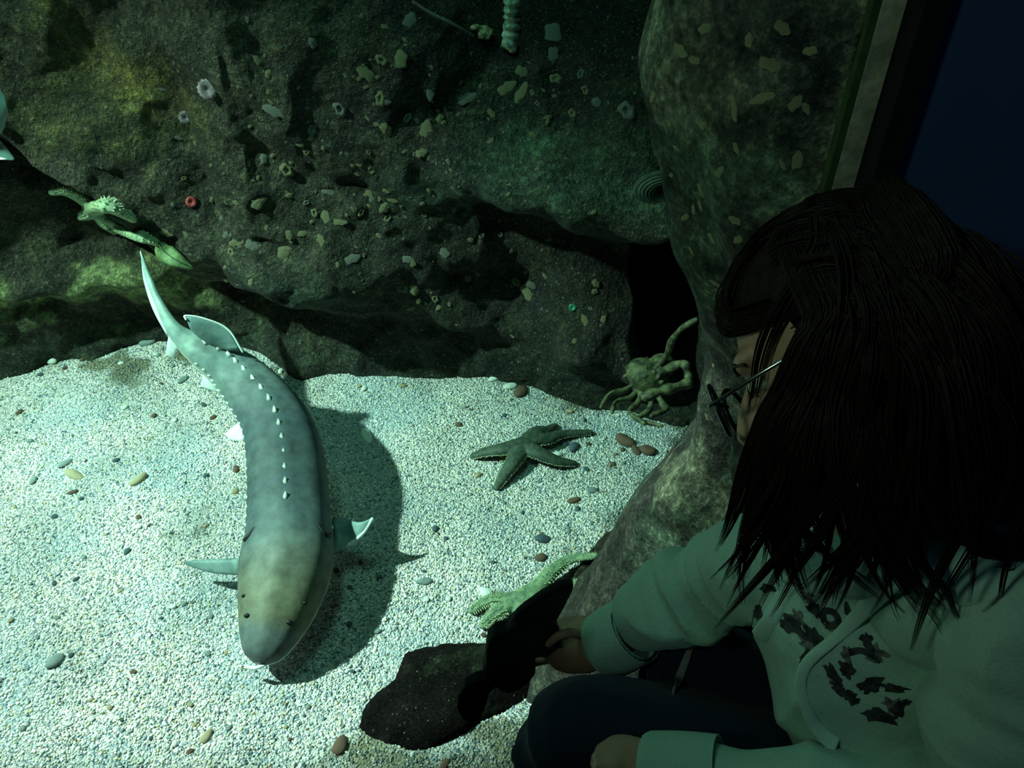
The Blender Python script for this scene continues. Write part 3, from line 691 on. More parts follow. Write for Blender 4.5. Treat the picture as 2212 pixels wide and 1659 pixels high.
hand = [(555, 130, 9, 'c', 'flat'), (580, 160, 9, 'c', 'knob'), (825, 130, 13, 'c', 'ring'), (866, 128, 17, 'c', 'flat'), (790, 158, 15, 'c', 'flat'), (822, 214, 14, 'c', 'ring'), (834, 279, 14, 'c', 'knob'), (880, 255, 11, 'g', 'ring'), (950, 257, 11, 'c', 'knob'), (920, 278, 14, 'c', 'flat'), (911, 331, 12, 'c', 'knob'), (570, 343, 11, 'g', 'knob'), (620, 367, 15, 'c', 'ring'), (558, 384, 5, 'c', 'knob'), (625, 422, 8, 'c', 'knob'), (562, 432, 15, 'c', 'flat'), (680, 460, 9, 'c', 'ring'), (704, 468, 12, 'c', 'flat'), (714, 412, 13, 'g', 'flat'), (780, 458, 9, 'c', 'ring'), (800, 418, 9, 'c', 'flat'), (832, 448, 13, 'c', 'knob'), (848, 432, 8, 'c', 'flat'), (838, 470, 10, 'c', 'ring'), (508, 525, 10, 'c', 'flat'), (545, 530, 14, 'g', 'flat'), (616, 540, 17, 'c', 'flat'), (500, 545, 9, 'c', 'ring'), (360, 503, 9, 'c', 'flat'), (402, 505, 8, 'c', 'flat'), (695, 520, 10, 'c', 'flat'), (655, 503, 9, 'c', 'flat'), (625, 508, 9, 'c', 'flat'), (735, 480, 9, 'c', 'flat'), (890, 565, 9, 'c', 'flat'), (940, 645, 9, 'c', 'ring'), (895, 625, 12, 'c', 'knob'), (904, 650, 7, 'c', 'knob'), (870, 622, 12, 'g', 'ring'), (970, 655, 6, 'c', 'flat'), (1017, 518, 7, 'c', 'knob'), (1105, 540, 7, 'c', 'knob'), (1115, 608, 11, 'c', 'ring'), (1140, 632, 14, 'c', 'flat'), (1150, 615, 12, 'g', 'flat'), (1080, 505, 8, 'g', 'ring'), (1287, 612, 10, 'c', 'knob'), (1284, 630, 8, 'c', 'knob'), (1264, 692, 9, 'c', 'flat'), (1304, 690, 8, 'c', 'knob'), (170, 365, 9, 'c', 'flat'), (155, 512, 7, 'c', 'ring'), (320, 642, 10, 'c', 'ring'), (422, 673, 9, 'c', 'ring'), (675, 93, 11, 'g', 'knob'), (885, 45, 16, 'g', 'flat'), (1128, 155, 14, 'c', 'knob'), (1095, 190, 14, 'c', 'flat'), (1130, 200, 16, 'c', 'flat'), (1200, 170, 13, 'c', 'ring'), (1255, 160, 10, 'g', 'ring'), (1265, 195, 10, 'c', 'ring'), (1290, 222, 12, 'g', 'knob'), (1195, 78, 22, 'g', 'flat'), (1195, 120, 15, 'g', 'flat'), (1062, 245, 8, 'c', 'flat'), (1237, 245, 10, 'c', 'ring'), (1355, 240, 20, 'g', 'ring'), (1010, 213, 13, 'g', 'flat'), (735, 235, 16, 'g', 'ring'), (600, 240, 18, 'g', 'flat'), (675, 280, 12, 'g', 'ring'), (930, 200, 11, 'g', 'flat'), (1010, 600, 9, 'g', 'ring'), (960, 545, 12, 'g', 'flat'), (760, 560, 12, 'g', 'flat'), (880, 560, 10, 'g', 'flat')]
LB = {('c', 'ring'): 'cream ring-shaped barnacle on the dark back rock', ('c', 'flat'): 'flat cream shell crust on the dark back rock', ('c', 'knob'): 'cream knobbly barnacle on the dark back rock',
      ('g', 'ring'): 'dull grey ring-shaped barnacle on the dark back rock', ('g', 'flat'): 'flat grey shell crust on the dark back rock', ('g', 'knob'): 'grey knobbly barnacle on the dark back rock'}
allb = list(hand)
for k in range(190):
    allb.append((random.gauss(790, 280), random.gauss(400, 180), random.uniform(2.6, 7), random.choice('ccg'), random.choice(['flat', 'knob', 'flat', 'ring'])))
for (px, py, r, c, kd) in allb:
    if px < 200 or px > 1380 or py < 5 or py > 745: continue
    if 150 < px < 480 and py > 530 and r < 7: continue
    l, n = hit(wall_tree, px, py)
    if l is None: continue
    if n.dot(Vector(CAM) - l) < 0: n = -n
    D = float((np.array(l) - CAM) @ FW)
    o = place(BM[kd, random.randrange(3), c], 'barnacle', l, n * .5 + (Vector(CAM) - l).normalized() * .7, r * D / F, random.uniform(1, 1.5) if kd == 'flat' else 1)
    wh = ('near the top edge of the picture' if py < 150 else 'high on the rock' if py < 320 else 'halfway down the rock' if py < 480 else 'low on the rock') + (' at the left' if px < 560 else ' above the sturgeon' if px < 760 else ' left of the pale ledge' if px < 1010 and py < 480 else ' around the pale ledge' if py < 480 else ' above the gravel edge' if px < 1010 else ' beside the dark cave')
    sz = ('large ' if r > 10.5 else 'small ' if r < 6 else '')
    lb = sz + {'ring': 'ring-shaped ', 'flat': 'flat ', 'knob': 'knobbly '}[kd] + {'c': 'cream', 'g': 'grey'}[c] + ' barnacle'
    tag(o, lb + ' ' + wh, 'barnacle', lb + 's ' + wh)
ph = [(1520, 63, 12, 1.6), (1618, 87, 13, 1.2), (1663, 139, 16, 1.5), (1648, 211, 13, 2.2), (1586, 235, 9, 3.0), (1446, 268, 7, 1.5), (1410, 211, 11, 1.2), (1449, 380, 7, 1.8), (1514, 412, 9, 2), (1555, 371, 10, 1.5), (1588, 476, 12, 1.2), (1722, 347, 14, 1.3), (1498, 452, 7, 2), (1512, 444, 7, 1.6), (1480, 470, 8, 1.8), (1520, 271, 10, 1.2), (1718, 223, 13, 1.4), (1537, 515, 10, 1.3), (1594, 518, 10, 1.3), (1493, 542, 5, 2), (1529, 630, 5, 1.6), (1545, 613, 7, 2), (1540, 790, 5, 2.4), (1560, 880, 6, 1.5), (1526, 900, 4, 2), (1690, 60, 14, 1.3), (1470, 110, 14, 1.6), (1440, 150, 12, 1.2), (1750, 110, 12, 1.3), (1740, 230, 9, 1.8), (1590, 320, 8, 1.6), (1690, 355, 6, 2.2), (1460, 320, 6, 1.6), (1500, 130, 10, 1.5)]
for px, py, r, st in ph:
    l, n = hit(pil_tree, px, py)
    if l is None: continue
    if n.dot(Vector(CAM) - l) < 0: n = -n
    D = float((np.array(l) - CAM) @ FW)
    o = place(BM['flat' if st > 1.25 else 'knob', random.randrange(3), 'l'], 'barnacle', l, n, r * D / F, st, flat=.35)
    wh = ('top' if py < 120 else 'upper part' if py < 260 else 'middle' if py < 420 else 'lower part') + ' of the rock pillar' + (' near its left edge' if px < (1500 if py < 420 else 1540) else ' facing the window' if px < 1640 else ' near the concrete edge')
    lb = ('long flat' if st > 1.9 else 'flat' if st > 1.25 else 'knobbly') + ' cream barnacle'
    tag(o, lb + ' on the ' + wh, 'barnacle', lb + 's on the ' + wh)
# single creatures on the rock
def anemone(px, py, r, m, label, name='anemone', cat='anemone'):
    l, n = hit(wall_tree, px, py); D = float((np.array(l) - CAM) @ FW); R = r * D / F
    if n.dot(Vector(CAM) - l) < 0: n = -n
    me = bpy.data.meshes.new(name); prof = [(.7, -.3), (.8, .1), (1.0, .35), (.95, .55), (.6, .6), (.3, .45), (.12, .3)]
    RR = np.array([[(q * (1 + .14 * (j % 2)) * math.cos(j / 28 * 6.283) * R, q * (1 + .14 * (j % 2)) * math.sin(j / 28 * 6.283) * R, z * R) for j in range(28)] for q, z in prof])
    v, f = ringmesh(RR); me.from_pydata(v.tolist(), [], f); me.polygons.foreach_set('use_smooth', [True] * len(f)); me.materials.append(m)
    o = place(me, name, l, (Vector(CAM) - l).normalized() + n * .5, 1.0, 1, flat=1); tag(o, label, cat); return o
anemone(450, 192, 20, M_barnp, 'pinkish round anemone on the olive rock at upper left, larger one')
anemone(401, 253, 13, M_barnp, 'small pinkish ring anemone below the larger one on olive rock')
anemone(413, 436, 11, M_red, 'small red anemone on the dark rock between starfish and barnacles')
anemone(1237, 664, 8, M_greenstone, 'bright green blob on the rock left of the dark cave')
# striped shell under the pale ledge by the pillar
l, n = hit(wall_tree, 1395, 400); q = np.array(l); S = []
for i in range(26):
    u = i / 25; a = math.pi * (u - .5)
    S.append([q + np.array([-.085 * math.cos(a * 1) * v_ + .05, -.03 * math.sin(v_ * 3.1) - .01 - .003 * math.cos(v_ * 60), -.055 * math.sin(a) * v_ - .01 * v_]) for v_ in np.linspace(.02, 1, 30)])
S = np.array(S); bk = S + np.array([0, .012, 0]); V, Fq = ringmesh(np.concatenate([S, bk[:, ::-1]], 1))
sh = mk('scallop_shell', V, Fq, mat('ridged_shell', mottled((.018, .034, .026), (.045, .065, .04), 30), rough=.7), origin=q); tag(sh, 'dark ridged shell tucked under the pale ledge beside the pillar', 'shell')
# thin line and pale crusted post at the top of the picture
tw = mk('rope', *tube(smoothline([gw(893, 5, .03), gw(930, 28, .03), gw(975, 50, .03), gw(1022, 78, .03)], 20), .0045, 8), mat('grey_rope', mottled((.06, .065, .05), (.12, .12, .09), 80), rough=.9)); tag(tw, 'thin grey rope running down across the dark rock at the top', 'rope')
pA, pB = aty(1112, -60, 2.02), aty(1104, 88, 2.02)
ps = []
L = smoothline([pA, (pA + pB) / 2, pB], 40); rr = .020 * (1 + .12 * np.sin(np.arange(40) * 1.3)); V, Fq = tube(L, rr, 14); V = V + .004 * fbm(V, 40, 2, 5)[:, None]
po = mk('crusted_post', V, Fq, mat('pale_green_crust', mottled((.06, .12, .09), (.26, .34, .26), 60, .004), rough=.9)); tag(po, 'pale crusted post hanging in the water at the top centre', 'post')
for i, (px, py, r, lab) in enumerate([(1040, 68, 20, 'pale lumpy crust left of the hanging post'), (1105, 98, 17, 'pale lumpy crust at the foot of the hanging post')]):
    V, Fq, N = fuse([ell(gw(px + random.uniform(-r, r), py + random.uniform(-r * .7, r * .7), .02), np.array([1, .8, .6]) * r * random.uniform(.35, .6) * 2.2 / F, 8, 12) for _ in range(12)], .004, 2)
    o = mk('rock_crust', V, Fq, M_barn); tag(o, lab, 'crust')

# ------------------------------------------------------------------ pebbles
def peb_mesh(seed, m):
    r = random.Random(seed); v, f = ell((0, 0, 0), (1, r.uniform(.6, .9), r.uniform(.4, .62)), 9, 14); v = v * (1 + .16 * fbm(v + seed, 1.4, 2, seed))[:, None]
    me = bpy.data.meshes.new('pebble'); me.from_pydata(v.tolist(), [], f); me.polygons.foreach_set('use_smooth', [True] * len(f)); me.materials.append(m); return me
PM = {(k, s): peb_mesh(s + 3, PEB[k]) for k in PEB for s in range(4)}
def pebble(px, py, r, c, label=None, group=None, st=1.0):
    l, n = hit(sand_tree, px, py)
    if l is None: return
    D = float((np.array(l) - CAM) @ FW); R = r * D / F
    o = bpy.data.objects.new('pebble', PM[c, random.randrange(4)]); COL.objects.link(o); o.location = (l[0], l[1], l[2] + R * .22)
    o.rotation_euler = (random.uniform(-.2, .2), random.uniform(-.2, .2), random.uniform(0, 6.28)); o.scale = (R * st, R, R); 
    if label is None:
        w = {'white': 'white', 'grey': 'grey', 'slate': 'dark slate', 'tan': 'tan', 'brown': 'brown'}[c]
        where = (('at the foot of the back rock left of the tail' if px < 420 else 'at the foot of the back rock right of the tail' if px < 900 else 'at the foot of the back rock above the dark starfish') if py < 870 else
                 ('high at the left edge of the gravel' if px < 250 else 'left of the sturgeon back') if px < 525 and py < 1100 else ('level with the sturgeon fin at the left' if py < 1350 else 'below the sturgeon at the bottom left') if px < 525 else
                 'in the shadow of the sturgeon' if px < 850 and py < 1200 else 'around the dark starfish' if py < 1080 and px < 1300 else 'below the crab' if py < 1080 else 'between the sturgeon and the green starfish' if py < 1340 else 'near the dark flat stone')
        label = f'small {w} pebble {where}'; group = f'small {w} pebbles {where}'
    tag(o, label, 'pebble', group)
big = [(110, 779, 17, 'white', 'largest white pebble, at the far left foot of the rock'), (230, 752, 13, 'tan', 'tan pebble at the rock foot, right of the largest white one'), (318, 742, 12, 'grey', 'rounded grey pebble at rock foot near the sturgeon tail'), (640, 790, 16, 'brown', 'brown round stone at rock foot, left of a pair'), (668, 788, 13, 'brown', 'brown round stone at rock foot, right of a pair'),
       (1070, 817, 13, 'white', 'white pebble at rock foot above the dark starfish'), (1125, 848, 17, 'brown', 'dark brown stone half buried at rock foot'), (1102, 836, 11, 'white', 'pale pebble touching the dark brown stone at rock foot'), (792, 942, 15, 'white', 'bright white pebble beside the sturgeon shadow'), (918, 1257, 13, 'grey', 'round grey pebble midway between sturgeon and green starfish'),
       (160, 1027, 17, 'tan', 'large flat tan pebble left of the sturgeon'), (300, 1037, 14, 'tan', 'tan pebble between flat pebble and the sturgeon'), (72, 1040, 10, 'grey', 'grey pebble at far left of the gravel'), (158, 1064, 8, 'brown', 'brown chip of stone below the large flat tan pebble'), (140, 1003, 13, 'grey', 'grey pebble just above the large flat tan pebble'),
       (1172, 1166, 15, 'slate', 'dark hollow stone on gravel left of the boulder'), (1168, 1206, 12, 'brown', 'brown stone chip above the green starfish'), (1240, 968, 14, 'slate', 'slate grey pebble between the dark starfish arms'), (1207, 982, 9, 'white', 'pale angular pebble by the dark starfish arm'), (1352, 956, 21, 'brown', 'brown flat stone below the crab'), (1398, 975, 17, 'brown', 'reddish brown flat stone right of another below the crab'), (1374, 974, 11, 'brown', 'small brown stone between two larger ones below the crab'), (1488, 952, 12, 'brown', 'brown stone at the foot of the pillar'),
       (1280, 1060, 13, 'grey', 'grey oval pebble above the boulder'), (1240, 1082, 11, 'brown', 'dark pebble pair member above the boulder'), (1050, 1283, 15, 'white', 'pale oval pebble above the green starfish'), (446, 1592, 13, 'tan', 'tan pebble low in the picture under the sturgeon snout'), (120, 1430, 18, 'grey', 'flat grey pebble low at left'), (395, 822, 10, 'grey', 'grey pebble beside the white anal fin'), (510, 1014, 9, 'brown', 'brown pebble touching the sturgeon left flank'), (1180, 1530, 15, 'tan', 'greenish tan pebble beside the dark navy knee'), (1160, 1497, 13, 'white', 'pale pebble beside the dark navy knee'), (735, 1612, 20, 'brown', 'rusty brown stone at the bottom left of the dark stone'), (960, 1655, 13, 'brown', 'reddish stone at the bottom edge'), (275, 1192, 8, 'slate', 'slate chip between large flat pebble and left fin')]
for px, py, r, c, lab in big: pebble(px, py, r, c, lab, st=random.uniform(1.1, 1.5))
cnt = 0
while cnt < 210:
    px, py = random.uniform(0, 1500), 745 + (random.random() ** 1.2) * 900
    if py < 880 and px > 1320: continue
    if px > 1180 and py > 1050 and px > 1480 - (py - 1000) * 1.3: continue
    if py < 740 + .1 * abs(px - 330) - 5: continue
    pebble(px, py, random.uniform(3.5, 8.5) * (1.15 if py < 860 else 1), random.choice(['white', 'grey', 'grey', 'slate', 'tan', 'slate', 'brown', 'white'])); cnt += 1
# loose gravel grains
gv = []; gf = []
ico = np.array([(0, 0, -1), (.72, -.53, -.45), (-.28, -.85, -.45), (-.89, 0, -.45), (-.28, .85, -.45), (.72, .53, -.45), (.28, -.85, .45), (-.72, -.53, .45), (-.72, .53, .45), (.28, .85, .45), (.89, 0, .45), (0, 0, 1)])
icf = np.array([(0, 1, 2), (1, 0, 5), (0, 2, 3), (0, 3, 4), (0, 4, 5), (1, 5, 10), (2, 1, 6), (3, 2, 7), (4, 3, 8), (5, 4, 9), (1, 10, 6), (2, 6, 7), (3, 7, 8), (4, 8, 9), (5, 9, 10), (6, 10, 11), (7, 6, 11), (8, 7, 11), (9, 8, 11), (10, 9, 11)])
NG = 46000
gx = rng.uniform(-2.1, .95, NG); gy = .83 + rng.random(NG) ** 1.25 * 1.6; ok_ = (gy < np.interp(gx, bx, by) + .06) & ~((gx > .46) & (gy < 1.35)); gx, gy = gx[ok_], gy[ok_]; NG = len(gx); gz = floor_z(gx, gy)
sc_ = rng.uniform(.0016, .0042, NG); qa = rng.uniform(0, 6.28, NG)
vv = ico[None] * sc_[:, None, None] * np.stack([rng.uniform(.8, 1.6, NG), rng.uniform(.7, 1.1, NG), rng.uniform(.5, .8, NG)], 1)[:, None]
vx = vv[..., 0] * np.cos(qa)[:, None] - vv[..., 1] * np.sin(qa)[:, None]; vy = vv[..., 0] * np.sin(qa)[:, None] + vv[..., 1] * np.cos(qa)[:, None]
VV = np.stack([vx + gx[:, None], vy + gy[:, None], vv[..., 2] + gz[:, None] + sc_[:, None] * .3], -1).reshape(-1, 3)
FF = (icf[None] + (np.arange(NG) * 12)[:, None, None]).reshape(-1, 3)
pc = np.array([(.85, .86, .8), (.6, .62, .58), (.3, .36, .38), (.12, .17, .2), (.55, .47, .3), (.2, .14, .1)])[rng.choice(6, NG, p=[.3, .25, .17, .12, .12, .04])]
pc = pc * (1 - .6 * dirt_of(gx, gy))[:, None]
def grain_nodes(nt, b):
    g = G(nt); g.L.new(g.tone(), b.inputs['Base Color'])
go = mk('gravel', VV, FF, mat('gravel_grains', grain_nodes, rough=.6, spec=.4), origin=(0, 0, SAND), colors=np.repeat(pc, 12, 0)); tag(go, 'fine mixed pale gravel grains covering the tank floor', 'gravel', kind='stuff')

# ------------------------------------------------------------------ person beside the window
D = atd
pelvis = D(2030, 1770, 1.17)
person = empty('person', (pelvis[0], pelvis[1], -.42))
tag(person, 'seated person with long dark hair and mint hooded sweatshirt leaning to the tank window', 'person')
HC = D(1818, 752, .70)
def cam2w(v): return np.array(v[0]) * RT + v[1] * UP + v[2] * FW
Fh = cam2w((-.82, -.40, .42)); Fh /= np.linalg.norm(Fh)
Uh = cam2w((-.30, .86, .22)); Uh -= Fh * (Uh @ Fh); Uh /= np.linalg.norm(Uh)
Lh = np.cross(Uh, Fh)
HR = np.stack([Fh, Lh, Uh], 1)           # columns: face, left ear, crown
def hd_(f, l, u): return HC + HR @ np.array([f, l, u])
neck0, neck1 = hd_(-.035, 0, -.07), D(1925, 1150, .90)
ShF, ElF, WrF = D(1705, 1195, 1.02), D(1548, 1262, 1.14), D(1316, 1390, 1.27)
ShN, ElN, WrN = D(2232, 1345, .77), D(2150, 1722, .86), D(1415, 1672, 1.01)
hipR, kneeR = D(1990, 1690, 1.20), D(1500, 1455, 1.27)
hipL, kneeL = D(2060, 1800, 1.12), D(1262, 1605, 1.17)
ankR = np.array([kneeR[0] + .06, kneeR[1] - .02, -.34]); ankL = np.array([kneeL[0] - .02, kneeL[1] - .12, -.34])
# ---- skin: head, neck, torso core, arms, hands and legs, one surface
hp = [ell(hd_(-.012, 0, .02), (.094, .074, .094), 20, 28, HR), ell(hd_(.030, 0, -.045), (.058, .052, .066), 16, 24, HR), ell(hd_(.052, 0, -.098), (.026, .026, .020), 12, 16, HR),
      ell(hd_(.072, 0, .018), (.018, .052, .014), 12, 18, HR), tube([hd_(.080, 0, .0), hd_(.096, 0, -.022), hd_(.102, 0, -.040)], [.008, .010, .013], 12), ell(hd_(.088, .012, -.043), (.012, .008, .008), 8, 12, HR), ell(hd_(.088, -.012, -.043), (.012, .008, .008), 8, 12, HR),
      ell(hd_(.060, .030, -.035), (.022, .022, .024), 12, 16, HR), ell(hd_(.060, -.030, -.035), (.022, .022, .024), 12, 16, HR), ell(hd_(.084, 0, -.066), (.010, .024, .006), 8, 16, HR), ell(hd_(.081, 0, -.077), (.011, .021, .007), 8, 16, HR),
      ell(hd_(-.004, .074, -.018), (.017, .008, .028), 10, 14, HR), ell(hd_(-.004, -.074, -.018), (.017, .008, .028), 10, 14, HR),
      tube([neck0, (neck0 + neck1) / 2, neck1], [.048, .045, .055], 18),
      tube([neck1, D(1930, 1380, 1.0), pelvis], [.08, .10, .11], 20), tube([ShF, ShN], [.045, .05], 14),
      tube([neck1, ShF, ElF, WrF], [.05, .045, .038, .026], 16), tube([neck1, ShN, ElN, WrN], [.05, .05, .042, .027], 16),
      tube([pelvis, hipR, kneeR, (kneeR + ankR) / 2, ankR], [.09, .075, .055, .048, .032], 16), tube([pelvis, hipL, kneeL, (kneeL + ankL) / 2, ankL], [.09, .08, .06, .05, .033], 16)]
def A(px, py, y): return aty(px, py, y)
def hand(palm0, palm1, rp, fingers, thumb):
    hp.append(tube([palm0, (palm0 + palm1) / 2, palm1], rp, 16, up=(.05, .6, -.8), flat=.5))
    for fg in fingers + [thumb]: hp.append(tube(smoothline(np.array(fg), 10), np.linspace(.0088, .0066, 10), 10))
# right hand closes on the toy beside the glass: fingers behind it, thumb in front
hand(WrF, A(1222, 1393, .752), [.032, .046, .046], [
    [A(1222, 1362, .755), A(1172, 1352, .777), A(1128, 1366, .778), A(1108, 1386, .770)],
    [A(1205, 1382, .757), A(1160, 1382, .779), A(1112, 1396, .779), A(1092, 1412, .772)],
    [A(1202, 1402, .757), A(1158, 1408, .779), A(1116, 1420, .779), A(1100, 1434, .772)],
    [A(1205, 1420, .755), A(1168, 1428, .777), A(1136, 1438, .777), A(1124, 1446, .770)]],
    [A(1262, 1374, .740), A(1232, 1366, .729), A(1206, 1374, .722), A(1184, 1392, .722)])
# left hand rests loosely closed on the knee
w = WrN; px_ = lambda a, b, d: D(a, b, d)
hand(WrN, px_(1345, 1652, 1.03), [.028, .038, .038], [
    [px_(1340, 1618, 1.035), px_(1306, 1614, 1.045), px_(1291, 1630, 1.06), px_(1300, 1644, 1.065)],
    [px_(1328, 1634, 1.025), px_(1296, 1632, 1.030), px_(1284, 1648, 1.045), px_(1296, 1662, 1.055)],
    [px_(1330, 1654, 1.015), px_(1298, 1654, 1.020), px_(1288, 1670, 1.035), px_(1300, 1682, 1.045)],
    [px_(1336, 1674, 1.010), px_(1308, 1676, 1.015), px_(1300, 1690, 1.028), px_(1312, 1700, 1.038)]],
    [px_(1375, 1622, 1.02), px_(1350, 1606, 1.03), px_(1322, 1604, 1.045), px_(1306, 1612, 1.05)])
V, Fq, N = fuse(hp, .0036, 3)
mk('body', V, Fq, M_skin, person)
for s in (1, -1):
    e = mk('eye', *ell(hd_(.0735, .031 * s, -.008), (.009, .011, .0085), 10, 14, HR), mat('eye_white', mottled((.6, .6, .55), (.7, .7, .66), 5), rough=.3), person)
    mk('iris', *ell(hd_(.0815, .031 * s, -.009), (.002, .0055, .0055), 8, 14, HR), M_black, e)
    mk('eyebrow', *tube(smoothline([hd_(.088, .014 * s, .013), hd_(.086, .032 * s, .018), hd_(.074, .050 * s, .013)], 10), np.linspace(.003, .0015, 10), 6), M_hair, person)
# ---- sweatshirt
def folds(P, r, n, amp, k):
    L = smoothline(np.hstack([np.array(P), np.array(r)[:, None]]), n); s = np.linspace(0, 1, n)
    w_ = amp * (np.sin(s * k * 6.28 + 1.3 * np.sin(s * 17)) + .6 * np.sin(s * k * 11.1 + 2)) * (.45 + .55 * np.sin(s * 3.14))
    return L[:, :3], L[:, 3] * (1 + w_)
cuF = ElF * .40 + WrF * .60; cuN = ElN * .20 + WrN * .80
a1, r1 = folds([ShF, (ShF + ElF) / 2, ElF, (ElF + cuF) / 2, cuF], [.066, .062, .060, .058, .049], 70, .11, 5)
a2, r2_ = folds([ShN, (ShN + ElN) / 2, ElN, (ElN * .6 + cuN * .4) - np.array([0, 0, .012]), cuN], [.083, .078, .070, .050, .043], 80, .085, 5)
tp = [tube(a1, r1, 26),
      tube(smoothline([D(1915, 1215, .95), D(1895, 1340, .985), D(1935, 1500, 1.045), D(2010, 1650, 1.11), D(2050, 1790, 1.17)], 30), np.interp(np.linspace(0, 1, 30), [0, .22, .55, .8, 1], [.095, .138, .138, .135, .135]), 32),
      tube([ShF, (ShF + D(1915, 1205, .95)) / 2, D(1915, 1205, .95)], [.062, .078, .09], 20), tube([ShN * .8 + D(1960, 1225, .93) * .2, (ShN + D(1960, 1225, .93)) / 2, D(1960, 1225, .93)], [.070, .085, .09], 20)]
V, Fq, N = fuse(tp, .0055, 7)
fd = (1 - np.abs(vnoise(V @ np.array([[1, 0, 0], [0, 1, 0], [0, .4, 1]]).T, 9, 5))) ** 2 * .018 + .007 * fbm(V, 14, 2, 6)
V = V + N * (fd - .004)[:, None]
hood = mk('sweatshirt', V, Fq, M_hood, person); hood['label'] = 'mint green hooded sweatshirt'
HT = tree_of(V, Fq)
Vs, Fs, Ns = fuse([tube(a2, r2_, 30), ell(ShN, (.084, .08, .084))], .0055, 4)
Vs = Vs + Ns * ((1 - np.abs(vnoise(Vs, 10, 25))) ** 2 * .016 + .007 * fbm(Vs, 13, 2, 26) - .004)[:, None]
mk('sleeve', Vs, Fs, M_hood, person); VS_ = np.vstack([V, Vs]); FS_ = [tuple(f) for f in Fq] + [tuple(i + len(V) for i in f) for f in Fs]; HT3 = tree_of(VS_, FS_)
def cuff(c0, c1, r, nm='cuff'):
    L = np.array([c0 + (c1 - c0) * u for u in np.linspace(0, 1, 12)]); rr = r * (1 + .05 * np.sin(np.linspace(.2, 3.0, 12)) - .06 * (np.linspace(0, 1, 12) > .93))
    T, S, Uv = frames(L); an = np.arange(60) / 60 * 2 * math.pi; rib = 1 + .012 * np.cos(an * 30)
    R = L[:, None] + (rr[:, None] * rib[None])[..., None] * (np.cos(an)[None, :, None] * S[:, None] + np.sin(an)[None, :, None] * Uv[:, None])
    I = L[::-1][:, None] + (rr[::-1][:, None] * .88 * rib[None])[..., None] * (np.cos(an)[None, :, None] * S[::-1][:, None] + np.sin(an)[None, :, None] * Uv[::-1][:, None])
    mk(nm, *ringmesh(np.concatenate([R, I]), False), M_hood, person)
cuff(ElF * .27 + WrF * .73, WrF + (WrF - ElF) * .06, .051); cuff(ElN * .22 + WrN * .78, WrN + (WrN - ElN) * .03, .049)
# hood lying round the neck and shoulders
hc = smoothline([D(1700, 1165, .99), D(1760, 1215, .90), D(1850, 1225, .85), D(1960, 1195, .80), D(2070, 1200, .77), D(2190, 1230, .76), D(2260, 1180, .80), D(2200, 1110, .88)], 40)
V, Fq, N = fuse([tube(hc, np.interp(np.linspace(0, 1, 40), [0, .3, .6, 1], [.025, .036, .048, .055]), 18, flat=.8), tube(smoothline([D(1740, 1150, .99), D(1840, 1165, .92), D(1960, 1150, .85), D(2090, 1150, .82), D(2200, 1130, .86)], 30), .032, 16)], .005, 5)
V = V + N * (.008 * fbm(V, 12, 3, 66))[:, None]
mk('hood', V, Fq, M_hood, person); HT2 = tree_of(V, Fq)
def onh(px, py, off):
    l, n = hit(HT, px, py); l2, n2_ = hit(HT2, px, py)
    if l is None or (l2 is not None and (l2 - Vector(CAM)).length < (l - Vector(CAM)).length): l, n = l2, n2_
    if l is None: return None
    n = np.array(n); 
    if n @ (CAM - np.array(l)) < 0: n = -n
    return np.array(l) + n * off
def cord(pts, w, nm):
    L = smoothline([onh(a, b, .004) if onh(a, b, .004) is not None else D(a, b, 1.0) for a, b in pts], 44); k = np.ones(7) / 7
    Ls = np.stack([np.convolve(np.pad(L[:, i], 3, 'edge'), k, 'valid') for i in range(3)], 1)
    ww = np.interp(np.linspace(0, 1, 44), np.linspace(0, 1, len(w)), w)
    nr = CAM - Ls; nr /= np.linalg.norm(nr, axis=1)[:, None]
    v, f = tube(Ls, ww, 12, up=nr, flat=.32, cap=False); mk(nm, v, f, M_cord, person)
cord([(1998, 1186), (1950, 1215), (1912, 1262), (1868, 1318), (1820, 1368), (1775, 1402), (1742, 1435), (1732, 1480), (1744, 1530), (1775, 1580), (1822, 1608)], [.014, .013, .009, .006, .0065, .006, .0075, .012], 'drawstring')
cord([(1708, 1262), (1690, 1300), (1668, 1345), (1648, 1375)], [.008, .009, .010, .012], 'drawstring')
# print on the chest: irregular ink shapes lying on the cloth
def patch(poly, m, off=.0016):
    poly = np.array(poly, float); c = poly.mean(0); n = len(poly); V = []; lay = 4
    P0 = onh(*c, off)
    if P0 is None: return None
    V.append(P0)
    for r in range(1, lay + 1):
        for p in poly:
            q = c + (p - c) * r / lay; h_ = onh(*q, off)
            V.append(h_ if h_ is not None else V[-1])
    Fq = [(0, 1 + j, 1 + (j + 1) % n) for j in range(n)]
    for r in range(lay - 1):
        for j in range(n):
            a = 1 + r * n + j; b = 1 + r * n + (j + 1) % n; Fq.append((a, a + n, b + n, b))
    return np.array(V), Fq
def blob(cx, cy, rx, ry, rot=0, seed=0, n=22, rag=.28):
    r = random.Random(seed); ph = [r.random() * 6.28 for _ in range(4)]; out = []
    for j in range(n):
        a = j / n * 6.283; k = 1 + rag * (.5 * math.sin(3 * a + ph[0]) + .5 * math.sin(5 * a + ph[1]) + .4 * math.sin(8 * a + ph[2])) + r.uniform(-.1, .1)
        x, y = rx * k * math.cos(a), ry * k * math.sin(a); out.append((cx + x * math.cos(rot) - y * math.sin(rot), cy + x * math.sin(rot) + y * math.cos(rot)))
    return out
